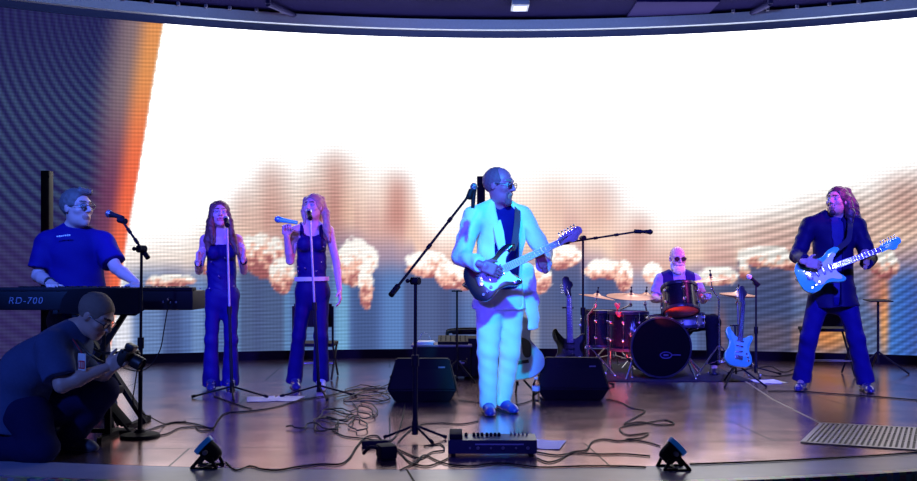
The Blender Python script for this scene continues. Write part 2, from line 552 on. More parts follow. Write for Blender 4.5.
def build_wall():
    a0, a1 = R_(-41), R_(39)
    nu, nv = 640, 170
    A = np.linspace(a0, a1, nu); Z = np.linspace(Z0, Z1, nv)
    AA, ZZ = np.meshgrid(A, Z)
    X = SX + SR * np.sin(AA); Y = SY + SR * np.cos(AA)
    px = 458.5 + F * X / Y; py = 270.0 - F * (ZZ - EYE) / Y
    c = film(px.ravel(), py.ravel())
    root = thing('video_wall', 'huge curved white and orange video wall glowing behind the whole band', 'video screen', (SX, SY + SR, Z0))
    loc = base_of(root)
    v = np.stack([X.ravel(), Y.ravel(), ZZ.ravel()], 1) - loc
    k = (np.arange(nv - 1)[:, None] * nu + np.arange(nu - 1)[None]).ravel()
    q = np.stack([k, k + 1, k + nu + 1, k + nu], 1)
    me = bpy.data.meshes.new('screen')
    me.from_pydata(v.tolist(), [], q.tolist())
    me.polygons.foreach_set('use_smooth', [True] * len(q))
    ca = me.color_attributes.new('film', 'FLOAT_COLOR', 'POINT')
    ca.data.foreach_set('color', np.column_stack([c, np.ones(len(c))]).ravel().astype(np.float32))
    uv = me.uv_layers.new(name='pitch')
    vi = np.zeros(len(me.loops), np.int32); me.loops.foreach_get('vertex_index', vi)
    U = np.stack([(AA.ravel() - a0) * SR, ZZ.ravel() - Z0], 1)
    uv.data.foreach_set('uv', U[vi].ravel().astype(np.float32))
    me.update()
    m = bpy.data.materials.new('led_screen'); m.use_nodes = True
    nt = m.node_tree; nt.nodes.clear()
    N = lambda t: nt.nodes.new(t)
    out = N('ShaderNodeOutputMaterial'); em = N('ShaderNodeEmission'); at = N('ShaderNodeVertexColor'); at.layer_name = 'film'
    tc = N('ShaderNodeUVMap'); tc.uv_map = 'pitch'
    sep = N('ShaderNodeSeparateXYZ'); nt.links.new(tc.outputs[0], sep.inputs[0])
    PITCH = 0.0405
    def ridge(sock, amt):
        a = N('ShaderNodeMath'); a.operation = 'MULTIPLY'; a.inputs[1].default_value = 2 * math.pi / PITCH; nt.links.new(sock, a.inputs[0])
        s = N('ShaderNodeMath'); s.operation = 'SINE'; nt.links.new(a.outputs[0], s.inputs[0])
        w = N('ShaderNodeMath'); w.operation = 'MULTIPLY_ADD'; w.inputs[1].default_value = amt / 2; w.inputs[2].default_value = 1 - amt / 2; nt.links.new(s.outputs[0], w.inputs[0])
        return w.outputs[0]
    mu = N('ShaderNodeMath'); mu.operation = 'MULTIPLY'
    nt.links.new(ridge(sep.outputs[0], 0.10), mu.inputs[0]); nt.links.new(ridge(sep.outputs[1], 0.24), mu.inputs[1])
    sc = N('ShaderNodeMath'); sc.operation = 'MULTIPLY'; sc.inputs[1].default_value = 1.22; nt.links.new(mu.outputs[0], sc.inputs[0])
    nt.links.new(at.outputs['Color'], em.inputs['Color']); nt.links.new(sc.outputs[0], em.inputs['Strength'])
    nt.links.new(em.outputs[0], out.inputs[0])
    link_mesh('screen', me, m, root)
    # the casing behind the lit face and the narrow dark frame over and under it
    def band(name, r0, r1, z0, z1, mm, parent=None):
        b = MB(); n = 160
        aa = np.linspace(a0, a1, n)
        vs = []
        for a in aa:
            p0 = arc(SX, SY, r0, a); p1 = arc(SX, SY, r1, a)
            vs += [p0 + V(0, 0, z0), p0 + V(0, 0, z1), p1 + V(0, 0, z1), p1 + V(0, 0, z0)]
        fs = []
        for i in range(n - 1):
            for j in range(4):
                j2 = (j + 1) % 4
                fs.append([i * 4 + j, i * 4 + j2, i * 4 + 4 + j2, i * 4 + 4 + j])
        fs += [[3, 2, 1, 0], [(n - 1) * 4 + j for j in range(4)]]
        b.add(vs, fs)
        return b.obj(name, mm, parent)
    black = mat('casing_black', (.012, .012, .02), .6)
    band('casing', SR + .012, SR + .14, Z0, Z1, black, root)
    band('top_frame', SR - .02, SR + .14, Z1, Z1 + .085, mat('frame_blue', (.022, .034, .13), .5), root)
    o = band('baseboard_back', SR - .03, SR + .14, 0.0, Z0, mat('skirting', (.008, .004, .010), .8, spec=.1)); setprops(o, kind='structure')
    o = band('trim_1', SR - .10, SR + .16, Z1 + .085, Z1 + .205, mat('ring_blue', (.52, .62, .80), .7)); setprops(o, kind='structure')
    return a0, a1


def floor_materials():
    m = bpy.data.materials.new('stage_floor'); m.use_nodes = True
    nt = m.node_tree; b = nt.nodes['Principled BSDF']
    N = lambda t: nt.nodes.new(t)
    tc = N('ShaderNodeTexCoord')
    mp = N('ShaderNodeMapping'); mp.inputs['Rotation'].default_value = (0, 0, R_(-4)); nt.links.new(tc.outputs['Object'], mp.inputs[0])
    br = N('ShaderNodeTexBrick'); br.offset = 0.5; nt.links.new(mp.outputs[0], br.inputs['Vector'])
    br.inputs['Scale'].default_value = 1.0; br.inputs['Brick Width'].default_value = 2.4; br.inputs['Row Height'].default_value = 1.2
    br.inputs['Mortar Size'].default_value = .006; br.inputs['Mortar Smooth'].default_value = .2
    br.inputs['Color1'].default_value = (.72, .47, .48, 1); br.inputs['Color2'].default_value = (.56, .36, .38, 1); br.inputs['Mortar'].default_value = (.018, .012, .02, 1)
    nz = N('ShaderNodeTexNoise'); nz.inputs['Scale'].default_value = 3.2; nz.inputs['Detail'].default_value = 6; nt.links.new(tc.outputs['Object'], nz.inputs['Vector'])
    mx = N('ShaderNodeMix'); mx.data_type = 'RGBA'; mx.blend_type = 'MULTIPLY'; mx.inputs[0].default_value = .55
    rp = N('ShaderNodeValToRGB'); rp.color_ramp.elements[0].position = .3; rp.color_ramp.elements[1].position = .75
    rp.color_ramp.elements[0].color = (.45, .45, .5, 1); nt.links.new(nz.outputs['Fac'], rp.inputs[0])
    nt.links.new(br.outputs['Color'], mx.inputs[6]); nt.links.new(rp.outputs[0], mx.inputs[7]); nt.links.new(mx.outputs[2], b.inputs['Base Color'])
    mr = N('ShaderNodeMapRange'); mr.inputs[3].default_value = .14; mr.inputs[4].default_value = .25; nt.links.new(nz.outputs['Fac'], mr.inputs[0]); nt.links.new(mr.outputs[0], b.inputs['Roughness'])
    bp = N('ShaderNodeBump'); bp.inputs['Strength'].default_value = .25; bp.inputs['Distance'].default_value = .002; nt.links.new(br.outputs['Fac'], bp.inputs['Height']); bp.invert = True
    nt.links.new(bp.outputs['Normal'], b.inputs['Normal'])
    b.inputs['IOR'].default_value = 1.6; b.inputs['Metallic'].default_value = .92
    return m


def build_stage():
    fm = floor_materials()
    b = MB(); xs = np.linspace(-7.4, 7.4, 90)
    vs = []; fs = []
    for x in xs:
        yf = FY - math.sqrt(FR ** 2 - (x - FX) ** 2)
        for k in range(9):
            vs.append((x, yf + (12.6 - yf) * k / 8, 0))
    for i in range(89):
        for k in range(8):
            fs.append([i * 9 + k, (i + 1) * 9 + k, (i + 1) * 9 + k + 1, i * 9 + k + 1])
    b.add(vs, fs)
    setprops(b.obj('floor', fm), kind='structure')

    def ring(name, r0, r1, z0, z1, m):
        b = MB(); n = 120; vs = []; fs = []
        for x in np.linspace(-7.4, 7.4, n):
            a = math.asin((x - FX) / FR)
            for r, z in ((r0, z1), (r1, z1), (r1, z0), (r0, z0)):
                vs.append((FX + r * math.sin(a), FY - r * math.cos(a), z))
        for i in range(n - 1):
            for j in range(4):
                j2 = (j + 1) % 4
                fs.append([i * 4 + j, i * 4 + j2, i * 4 + 4 + j2, i * 4 + 4 + j])
        b.add(vs, fs)
        o = b.obj(name, m); setprops(o, kind='structure'); return o
    apron = mat('apron', (.38, .38, .54), .26, bump=.15, scale=6, var=.12)
    ring('trim_2', FR + .006, FE - .06, -.08, 0.0, apron)
    ring('trim_3', FR + .0, FR + .006, -.08, -.004, mat('joint_dark', (.01, .01, .015), .8))
    # narrow edge strip of small coloured light tiles
    m = bpy.data.materials.new('edge_tiles'); m.use_nodes = True
    nt = m.node_tree; bs = nt.nodes['Principled BSDF']
    tc = nt.nodes.new('ShaderNodeTexCoord'); vo = nt.nodes.new('ShaderNodeTexVoronoi'); vo.inputs['Scale'].default_value = 26; vo.inputs['Randomness'].default_value = .3
    hs = nt.nodes.new('ShaderNodeHueSaturation'); hs.inputs['Saturation'].default_value = .75; hs.inputs['Value'].default_value = .5
    nt.links.new(tc.outputs['Object'], vo.inputs['Vector']); nt.links.new(vo.outputs['Color'], hs.inputs['Color']); nt.links.new(hs.outputs[0], bs.inputs['Base Color'])
    bs.inputs['Roughness'].default_value = .3
    ring('trim_4', FE - .06, FE, -.05, 0.001, m)
    ring('wall_front', FE - .05, FE - .01, -.75, -.05, mat('fascia', (.01, .009, .02), .6))
    b = MB(); b.box((0, 2.0, -.80), (26, 13, .1)); setprops(b.obj('floor_pit', mat('pit_carpet', (.012, .010, .02), .9)), kind='structure')
    # radial joint in the apron
    b = MB()
    for px in (407,):
        p = G(px, 470); q = G(px + 8, 483)
        b.bar(p + V(0, 0, -.001), q + V(0, 0, -.001), .012, .004)
    setprops(b.obj('trim_5', mat('joint_black', (.008, .008, .012), .8)), kind='structure')
    # light line of a floor panel joint running to the grille
    b = MB()
    pts = [G(745, 381), G(772, 399), G(822, 424)]
    for p, q in zip(pts[:-1], pts[1:]):
        b.bar(p + V(0, 0, -.0005), q + V(0, 0, -.0005), .018, .003)
    setprops(b.obj('trim_6', mat('joint_metal', (.32, .27, .30), .4, .6)), kind='structure')
    # floor grille
    TL, BL, TR, BR = G(822, 424), G(803, 443), G(940, 430), G(940, 452)
    root = thing('floor_grille', 'slatted metal floor grille at the right edge of the stage', 'floor grille', (TL + BR) / 2)
    gm = mat('grille_metal', (.40, .37, .42), .35, .7)
    b = MB()
    for p, q in ((TL, TR), (TL, BL), (BL, BR), (TR, BR)):
        b.bar(p + V(0, 0, .004), q + V(0, 0, .004), .03, .008)
    b.obj('frame', gm, root)
    b = MB(); n = 24
    for i in range(1, n):
        t = i / n
        b.bar(TL + (TR - TL) * t + V(0, 0, .004), BL + (BR - BL) * t + V(0, 0, .004), .016, .007)
    for s in (.33, .66):
        b.bar(TL + (BL - TL) * s + V(0, 0, .003), TR + (BR - TR) * s + V(0, 0, .003), .01, .004)
    b.obj('slats', gm, root)
    b = MB(); z = V(0, 0, .0015)
    b.add([TL + z, BL + z, BR + z, TR + z], [[0, 1, 2, 3]])
    b.obj('dark_well', mat('well', (.07, .06, .08), .6), root)


def build_ceiling(a0, a1):
    cm = mat('ceiling_dark', (.006, .005, .045), 1.0, scale=3, var=.3, spec=.03)
    b = MB(); n = 80; vs = []; fs = []
    zc = Z1 + .235
    for a in np.linspace(a0, a1, n):
        p = arc(SX, SY, SR + .15, a)
        for t in (0, .15, .5, 1):
            vs.append((p[0] * (1 - .0 * t), p[1] * (1 - t) + 1.5 * t, zc))
    for i in range(n - 1):
        for k in range(3):
            fs.append([i * 4 + k, i * 4 + k + 1, i * 4 + 4 + k + 1, i * 4 + 4 + k])
    b.add(vs, fs)
    setprops(b.obj('ceiling', cm), kind='structure')
    # a raised beam ring with little brackets over the light band
    def at(px, py): return W(px, py, F * (zc - EYE) / (270 - py))
    tick = mat('bracket', (.16, .17, .34), .5)
    ORD = 'first second third fourth fifth sixth seventh eighth ninth tenth eleventh twelfth thirteenth'.split()
    for k, px in enumerate((110, 140, 168, 197, 222, 250, 276, 740, 775, 805, 838, 868, 895)):
        u = (px - 503) / 340.0
        y = 20.2 - 13.5 * u * u
        d = 0
        # stand on the band at its inner edge
        ang = math.atan2((px - 458.5) / F * 11.5 - SX, 11.0)
        p = arc(SX, SY, SR - .13, ang) + V(0, 0, zc)
        b = MB(); b.box(p - V(0, 0, .022), (.035, .05, .044), None, .005)
        o = b.obj('ceiling_bracket', tick, None, p)
        setprops(o, 'small pale ceiling bracket, %s from the left along the ceiling ring' % ORD[k], 'bracket', 'brackets along the ceiling ring')
    # a recessed pale downlight, a lighter ceiling panel and a diagonal pipe
    p = at(520, 3)
    t = thing('downlight', 'small pale rectangular downlight in the dark ceiling above the lead guitarist', 'ceiling light', p)
    b = MB(); b.box(p - V(0, 0, .03), (.20, .30, .06), None, .01); b.obj('housing', mat('light_housing', (.2, .24, .4), .5), t)
    b = MB(); b.box(p - V(0, 0, .063), (.15, .22, .006)); b.obj('lens', mat('light_lens', (.5, .6, .9), .3, emit=(.35, .5, 1), estr=.35), t)
    p = at(672, 8)
    b = MB(); b.box(p - V(0, 0, .012), (.95, .7, .024), None, .006)
    setprops(b.obj('ceiling_panel', mat('panel_navy', (.02, .016, .10), .9, spec=.05), None, p), 'plain navy square panel on the ceiling right of the middle', 'ceiling panel')
    for nm, x0, y0, x1, y1, lab in (('ceiling_pipe', 268, -6, 300, 14, 'dark slanting ceiling pipe above the two singers'), ('ceiling_pipe', 742, 14, 770, -6, 'dark slanting ceiling pipe above the drum kit')):
        p, q = at(x0, max(y0, 0)), at(x1, max(y1, 0))
        q = p + (q - p); b = MB()
        b.tube([p - V(0, 0, .045), q - V(0, 0, .045)], .03, 10)
        b.box(p - V(0, 0, .02), (.05, .05, .05)); b.box(q - V(0, 0, .02), (.05, .05, .05))
        setprops(b.obj(nm, mat('pipe_blue', (.03, .03, .12), .8, spec=.1), None, p), lab, 'pipe')


def spot(name, loc, tgt, rgb, power, size, blend=.5, rad=.12):
    L = bpy.data.lights.new(name, 'SPOT'); L.color = rgb; L.energy = power
    L.spot_size = R_(size); L.spot_blend = blend; L.shadow_soft_size = rad
    o = bpy.data.objects.new(name, L); COL.objects.link(o)
    o.location = Vector(loc)
    o.rotation_euler = (Vector([float(x) for x in tgt]) - Vector(loc)).to_track_quat('-Z', 'Y').to_euler()
    return o


def build_camera_and_light():
    cam = bpy.data.cameras.new('camera'); co = bpy.data.objects.new('camera', cam); COL.objects.link(co)
    cam.sensor_width = 36.0; cam.lens = 36.0 * F / 917.0; cam.shift_y = 29.5 / 917.0
    co.location = (0, 0, EYE); co.rotation_euler = (R_(90), 0, 0); cam.clip_start = .05
    SC.camera = co
    w = bpy.data.worlds.new('world'); SC.world = w; w.use_nodes = True
    bg = w.node_tree.nodes['Background']; bg.inputs[0].default_value = (.05, .06, .30, 1); bg.inputs[1].default_value = .25
    SC.view_settings.view_transform = 'Standard'
    try: SC.view_settings.look = 'None'
    except Exception: pass
    SC.view_settings.gamma = 1.0; SC.view_settings.exposure = 0.0; SC.view_settings.use_curve_mapping = False
    BL = (.07, .07, 1.0)
    # front spots, most of them on an overhead truss
    lead = spot('front_spot', (.6, 2.2, 4.0), W(497, 275, 7.36), (.02, .55, 1.0), 2500, 20, .5)
    lead.scale = (.37, 1, 1)
    fill = spot('front_spot', (-.9, 1.2, 2.0), W(500, 255, 7.36), (.07, .05, 1.0), 1900, 22, .6)  # added low fill from the audience side, lifts the guitarist's face and shadows
    fill.scale = (.42, 1, 1)
    spot('front_spot', (-2.2, 2.0, 4.0), W(262, 290, 8.8), BL, 5000, 17, .5)
    spot('front_spot', (-2.6, 2.6, 4.0), W(78, 250, 7.1), (.05, .17, 1.0), 2700, 18, .5)
    spot('front_spot', (2.6, 2.2, 4.0), W(835, 285, 8.75), (.06, .07, 1.0), 5500, 18, .5)
    spot('front_spot', (1.2, 2.6, 4.0), W(680, 310, 9.8), BL, 5000, 18, .6)
    tl = W(621, 372, 9.66); spot('floor_spot', (tl[0], tl[1], .06), W(610, 320, 9.9), (1.0, .08, .08), 60, 80, .6, .03)
    tl = W(652, 322, 9.42); spot('tom_fill_spot', tl, W(680, 311, 9.68), (1.0, .13, .05), 9, 60, .6, .02)  # added unseen spot that reddens the rack tom's lower head
    spot('front_spot', (-.4, 2.0, 4.0), W(460, 350, 9.0), BL, 1500, 50, .8)
    spot('side_spot', (5.2, 6.5, 3.7), W(690, 280, 10.2), (1.0, .10, .75), 1100, 14, .5)
    spot('side_spot', (5.4, 7.0, 3.2), W(320, 250, 8.8), (1.0, .12, .55), 900, 14, .5)
    spot('side_spot', (-1.0, 7.5, 3.7), W(617, 305, 9.7), (1.0, .05, .12), 500, 9, .5)
    for tx in (-5.0, .5, 6.0):  # added unseen spots that brighten the ceiling ring
        spot('ring_fill_spot', (.3, 6.6, 3.75), (tx, 11.5 if tx == .5 else 10.6, 4.08), (.25, .4, 1.0), 420, 62, .9, .2)
    spot('front_spot', (-4.2, 1.2, 3.4), W(50, 370, 5.6), (.10, .22, 1.0), 550, 22, .6)
# ------------------------------------------------------------------ people
def hfr(yaw, pitch=0, roll=0):
    """columns: person's left, forward, up. yaw 0 faces the audience (-Y), + turns to +X; pitch + looks down"""
    y, p, r = R_(yaw), R_(pitch), R_(roll)
    f = V(math.sin(y) * math.cos(p), -math.cos(y) * math.cos(p), -math.sin(p))
    l = nrm(np.cross(V(0, 0, 1), f)); u = np.cross(f, l)
    l2 = l * math.cos(r) + u * math.sin(r); u2 = u * math.cos(r) - l * math.sin(r)
    return np.stack([l2, f, u2], 1)


def head_shapes(c, M, s=1.0, beard=False, female=False, mouth=0.0):
    l, f, u = M[:, 0], M[:, 1], M[:, 2]
    P = lambda a, b, d: c + s * (l * a + f * b + u * d)
    S = []
    S.append(ell(P(0, -.012, .035), (.074 * s, .096 * s, .088 * s), M, .0))
    S.append(ell(P(0, .018, -.03), (.060 * s, .072 * s, .075 * s), M, .035 * s))
    jw = .045 if female else .054
    S.append(ell(P(0, .028, -.072), (jw * s, .056 * s, .042 * s), M, .03 * s))
    S.append(ell(P(0, .066, -.098), (.022 * s, .018 * s, .017 * s), M, .025 * s))
    for a in (-1, 1):
        S.append(cone(P(a * .012, .086, .034), P(a * .045, .068, .032), .011 * s, .011 * s, .016 * s))     # brow ridge
        S.append(ell(P(a * .043, .062, -.018), (.022 * s, .020 * s, .018 * s), M, .022 * s))               # cheekbone
        S.append(ell(P(a * .032, .094, .010), (.019 * s, .016 * s, .013 * s), M, .012 * s, op='s'))        # socket
        S.append(ell(P(a * .075, -.006, .0), (.009 * s, .020 * s, .031 * s), M, .006 * s))                 # ear
    S.append(cone(P(0, .088, .022), P(0, .112, -.020), .009 * s, .013 * s, .010 * s))                      # nose
    for a in (-1, 1):
        S.append(ell(P(a * .012, .098, -.026), (.009 * s, .010 * s, .008 * s), M, .006 * s))
        S.append(ell(P(a * .031, .076, .010), (.0125 * s, .0125 * s, .0115 * s), M, .002, m=1))            # eye
        S.append(ell(P(a * .030, .0855, .010), (.0058 * s, .0045 * s, .0058 * s), M, 0, m=2))              # iris
        S.append(cone(P(a * .014, .0965, .036), P(a * .048, .076, .037), .0042 * s, .0032 * s, .003 * s, m=3))   # eyebrow
    S.append(cone(P(-.020, .083, -.056), P(0, .092, -.0545), .0065 * s, .0075 * s, .006 * s, m=4))
    S.append(cone(P(.020, .083, -.056), P(0, .092, -.0545), .0065 * s, .0075 * s, .006 * s, m=4))
    S.append(cone(P(-.016, .083, -.066), P(.016, .083, -.066), .0075 * s, .0075 * s, .006 * s, m=4))
    if mouth:
        S.append(ell(P(0, .094, -.061), (.013 * s, .012 * s, mouth * s), M, .004 * s, op='s'))
    return S


def hand_shapes(w, f, n, side, curl=(25, 40, 25), spread=.0, thumb=(.75, .55, .25), s=1.0, fingers=None):
    """w wrist, f direction of the fingers, n palm normal, side 'R' or 'L'"""
    f = nrm(f); n = np.asarray(n, float); n = nrm(n - f * np.dot(n, f))
    t = np.cross(f, n) * (1 if side == 'R' else -1)
    M = np.stack([t, f, n], 1)
    S = [cone(w - f * .03, w + f * .02, .024 * s, .026 * s, .0, q=.75, w=n)]
    S.append(rbox(w + f * .052 * s, (.041 * s, .047 * s, .014 * s), M, .012 * s, .012))
    S.append(ell(w + f * .035 * s + t * .024 * s + n * .010 * s, (.018 * s, .032 * s, .014 * s), M, .012))
    for i, (off, L) in enumerate(((.031, .074), (.0105, .082), (-.0105, .076), (-.031, .060))):
        p = w + f * (.093 - .004 * abs(i - 1)) * s + t * off * s
        d = f + t * spread * (1.5 - i); d = nrm(d)
        a = 0.0
        c = curl if fingers is None else fingers[i]
        rr = (.0088, .0082, .0074, .0064)
        for j, (fr, ca) in enumerate(zip((.46, .30, .24), c)):
            a += R_(ca)
            q = p + (d * math.cos(a) + n * math.sin(a)) * L * fr * s
            S.append(cone(p, q, rr[j] * s, rr[j + 1] * s, .004 if j else .006))
            p = q
    b = w + f * .022 * s + t * .034 * s + n * .006 * s
    d1 = nrm(t * thumb[0] + f * thumb[1] + n * thumb[2])
    q = b + d1 * .040 * s
    S.append(cone(b, q, .0125 * s, .0098 * s, .008))
    d2 = nrm(d1 * .7 + f * .45 + n * .25)
    S.append(cone(q, q + d2 * .032 * s, .0098 * s, .0075 * s, .004))
    return S


def axes(J):
    up = nrm(J['N'] - J['P']); lat = J['SL'] - J['SR']; lat = nrm(lat - up * np.dot(lat, up))
    return lat, np.cross(lat, up), up


def body_shapes(J, g=1.0, bust=0.0, legs=True, arm=1.0):
    lat, fw, up = axes(J)
    P, N = J['P'], J['N']
    bend = fw * J.get('belly', 0.0)
    wa = P + (N - P) * .36 + bend; ch = P + (N - P) * .74
    S = [cone(P - up * .04, wa, .150 * g, .132 * g, 0, q=.74, w=fw), cone(wa, ch, .132 * g, .150 * g, .05, q=.72, w=fw)]
    for s in ('R', 'L'):
        sh, el, wr = J['S' + s], J['E' + s], J['W' + s]
        S.append(cone(ch + (N - ch) * .35, sh + (ch - sh) * .12, .075 * g, .055, .04))
        S.append(cone(N + up * .045, sh + (N - sh) * .15, .045, .040, .04))
        S.append(cone(sh, el, .050 * arm, .039 * arm, .03))
        S.append(cone(el, el + (wr - el) * .35, .038 * arm, .040 * arm, .015)); S.append(cone(el + (wr - el) * .35, wr, .040 * arm, .025, .01))
        if bust:
            S.append(ell(ch + fw * .085 + lat * (.062 if s == 'L' else -.062) - up * .02, (.058, .05 * bust, .058), np.stack([lat, fw, up], 1), .03))
        if legs:
            h, k, a = J['H' + s], J['K' + s], J['A' + s]
            S.append(cone(h, k, .080 * g, .052, .04)); S.append(cone(k, k + (a - k) * .35, .050, .052, .02)); S.append(cone(k + (a - k) * .35, a, .052, .034, .02))
            t = J['T' + s]
            S.append(cone(a - V(0, 0, .03), a + (t - a) * .8 - V(0, 0, .02), .034, .026, .02))
    hc = J['head'][0]; M = J['head'][1]
    S.append(cone(N - up * .03, hc - M[:, 2] * .045 - M[:, 1] * .022, .058, .050, .025))
    return S


def torso_cloth(J, off=.014, g=1.0, hem=.10, bust=0.0, wr=(.004, 38, 1), neck=.05, top=True, m=0, flat=True):
    lat, fw, up = axes(J)
    P, N = J['P'], J['N']
    wa = P + (N - P) * .36 + fw * J.get('belly', 0.0); ch = P + (N - P) * .74
    S = [cone(P - up * hem, wa, .150 * g + off * 1.2, .132 * g + off, 0, q=.78, w=fw, caps=(1, 0) if flat else (0, 0), wr=wr, m=m),
         cone(wa, ch, .132 * g + off, .150 * g + off, .05, q=.74, w=fw, wr=wr, m=m)]
    for s in ('R', 'L'):
        sh = J['S' + s]
        if top:
            S.append(cone(ch + (N - ch) * .35, sh + (ch - sh) * .12, .075 * g + off, .055 + off, .04, m=m))
            S.append(cone(N + up * .02 + lat * (neck if s == 'L' else -neck) * .7, sh + (N - sh) * .12, .034 + off, .042 + off, .04, m=m))
        if bust:
            S.append(ell(ch + fw * .088 + lat * (.062 if s == 'L' else -.062) - up * .02, (.058 + off, .05 * bust + off, .058 + off), np.stack([lat, fw, up], 1), .03, m=m))
    return S


def sleeve(J, s, frac=1.0, r0=.064, r1=.048, wr=(.005, 45, 2), fore=1.0, m=0):
    """frac < 1 stops on the upper arm; otherwise runs to fore of the forearm"""
    sh, el, wrs = J['S' + s], J['E' + s], J['W' + s]
    if frac < 1:
        return [cone(sh, sh + (el - sh) * frac, r0, r1, .03, caps=(0, 1), wr=wr, m=m)]
    return [cone(sh, el, r0, r0 * .86, .03, wr=wr, m=m), cone(el, el + (wrs - el) * fore, r0 * .86, r1, .02, caps=(0, 1), wr=wr, m=m)]


def trouser_shapes(J, g=1.0, waist=.10, r=(.098, .070, .066), flare=None, wr=(.004, 30, 3), drop=.0):
    lat, fw, up = axes(J)
    P, N = J['P'], J['N']
    S = [cone(P - up * .05, P + up * waist, .158 * g, .146 * g, 0, q=.78, w=fw, caps=(0, 1), wr=wr)]
    for s in ('R', 'L'):
        h, k, a = J['H' + s], J['K' + s], J['A' + s]
        a2 = a - nrm(a - k) * (-.02 - drop)
        S.append(cone(h, k, r[0] * g, r[1], .05, wr=wr))
        if flare:
            S.append(cone(k, a2, r[1], flare, .03, caps=(0, 1), wr=wr))
        else:
            S.append(cone(k, a2, r[1], r[2], .02, caps=(0, 1), wr=wr))
    return S


def shoe(J, s, mats, parent, heel=0.0, L=1.0, ground=0.0):
    a, t = J['A' + s], J['T' + s]
    d = t - a; d[2] = 0; d = nrm(d)
    g = ground
    lat = np.cross(V(0, 0, 1), d); M = np.stack([lat, d, V(0, 0, 1)], 1)
    b = V(a[0], a[1], g)
    up = V(0, 0, 1)
    S = [cone(b - d * .045 + up * (.045 + heel), b + d * .05 + up * (.042 + heel * .6), .040, .040, 0),
         cone(b + d * .05 + up * (.042 + heel * .5), b + d * .155 * L + up * .032, .042, .037, .02),
         ell(b + d * .165 * L + up * .022, (.040, .055, .030), M, .02),
         cone(b + up * (.05 + heel), V(a[0], a[1], a[2]) + up * .035, .040, .038, .02)]
    S.append(plane(V(0, 0, g + .004), (0, 0, -1), .002))
    if heel:
        S.append(rbox(b - d * .045 + up * (heel / 2), (.018, .018, heel / 2 + .01), M, .004, .01))
    sole = [rbox(b + d * .06 * L + up * .008, (.043, .155 * L if not heel else .12, .0085), M, .007, 0, m=0)]
    o = sdf_obj('shoe', [(S, .006)], mats[0], parent)
    sdf_obj('sole', [([ell(b - d * .035 + up * .006, (.042, .05, .012), M, 0), cone(b - d * .03 + up * .006, b + d * .16 * L + up * .006, .038, .040, .01), plane(V(0, 0, g + .010), (0, 0, 1), .001), plane(V(0, 0, g), (0, 0, -1), .001)], .005)], mats[1], o)
    return o


def glasses(c, M, s, mt, parent, lens=None, name='glasses'):
    l, f, u = M[:, 0], M[:, 1], M[:, 2]
    P = lambda a, b, d: c + s * (l * a + f * b + u * d)
    b = MB()
    for a in (-1, 1):
        ring = [P(a * .033 + .024 * math.cos(t), .104 - abs(math.cos(t) * a + .2) * .004, .006 + .018 * math.sin(t)) for t in np.linspace(0, 2 * np.pi, 20, endpoint=False)]
        b.tube(ring, .0022 * s, 6, True)
        b.tube([P(a * .058, .100, .010), P(a * .078, .06, .012), P(a * .080, .0, .010), P(a * .079, -.012, .0)], .002 * s, 6)
    b.tube([P(-.010, .106, .010), P(0, .109, .013), P(.010, .106, .010)], .002 * s, 6)
    o = b.obj(name, mt, parent)
    if lens is not None:
        for a in (-1, 1):
            b = MB()
            ring = [P(a * .033 + .023 * math.cos(t), .1035, .006 + .017 * math.sin(t)) for t in np.linspace(0, 2 * np.pi, 20, endpoint=False)]
            ring2 = [q - f * .0015 for q in ring]
            n = 20
            b.add(ring + ring2, [list(range(n)), [n + i for i in range(n)][::-1]] + [[i, (i + 1) % n, n + (i + 1) % n, n + i] for i in range(n)])
            b.obj('lens', lens, o)
    return o


def clear_lens(name):
    m = mat(name, (.8, .82, .9), .05, var=0)
    b = m.node_tree.nodes['Principled BSDF']; b.inputs['Transmission Weight'].default_value = 1.0; b.inputs['IOR'].default_value = 1.08
    return m


def skin_mats(tag, rgb, lips, brow, iris=(.05, .04, .03)):
    return [mat('skin_' + tag, rgb, .48, bump=.08, scale=60, var=.05), mat('eye_white_' + tag, (.34, .33, .36), .3, var=0), mat('iris_' + tag, iris, .15, var=0),
            mat('eyebrow_' + tag, brow, .8), mat('lips_' + tag, lips, .4, var=.05)]


def rot_toward(d, wig, seed):
    return d
# ------------------------------------------------------------------ instruments and stage gear
STRAT = [(-.205, .0), (-.198, .085), (-.150, .145), (-.075, .150), (-.01, .118), (.055, .115), (.11, .145), (.165, .160), (.205, .148), (.212, .122), (.175, .100), (.135, .070), (.118, .036), (.118, -.036), (.130, -.062), (.158, -.098), (.168, -.128), (.150, -.146), (.105, -.140), (.05, -.118), (-.01, -.118), (-.075, -.150), (-.14, -.150), (-.19, -.098)]
GUARD = [(.118, -.036), (.118, .036), (.135, .068), (.165, .095), (.150, .112), (.10, .095), (.03, .060), (-.02, .048), (-.085, .05), (-.10, -.01), (-.085, -.06), (-.06, -.105), (-.02, -.108), (.02, -.088), (.06, -.088), (.10, -.11), (.135, -.118), (.142, -.095), (.125, -.062)]


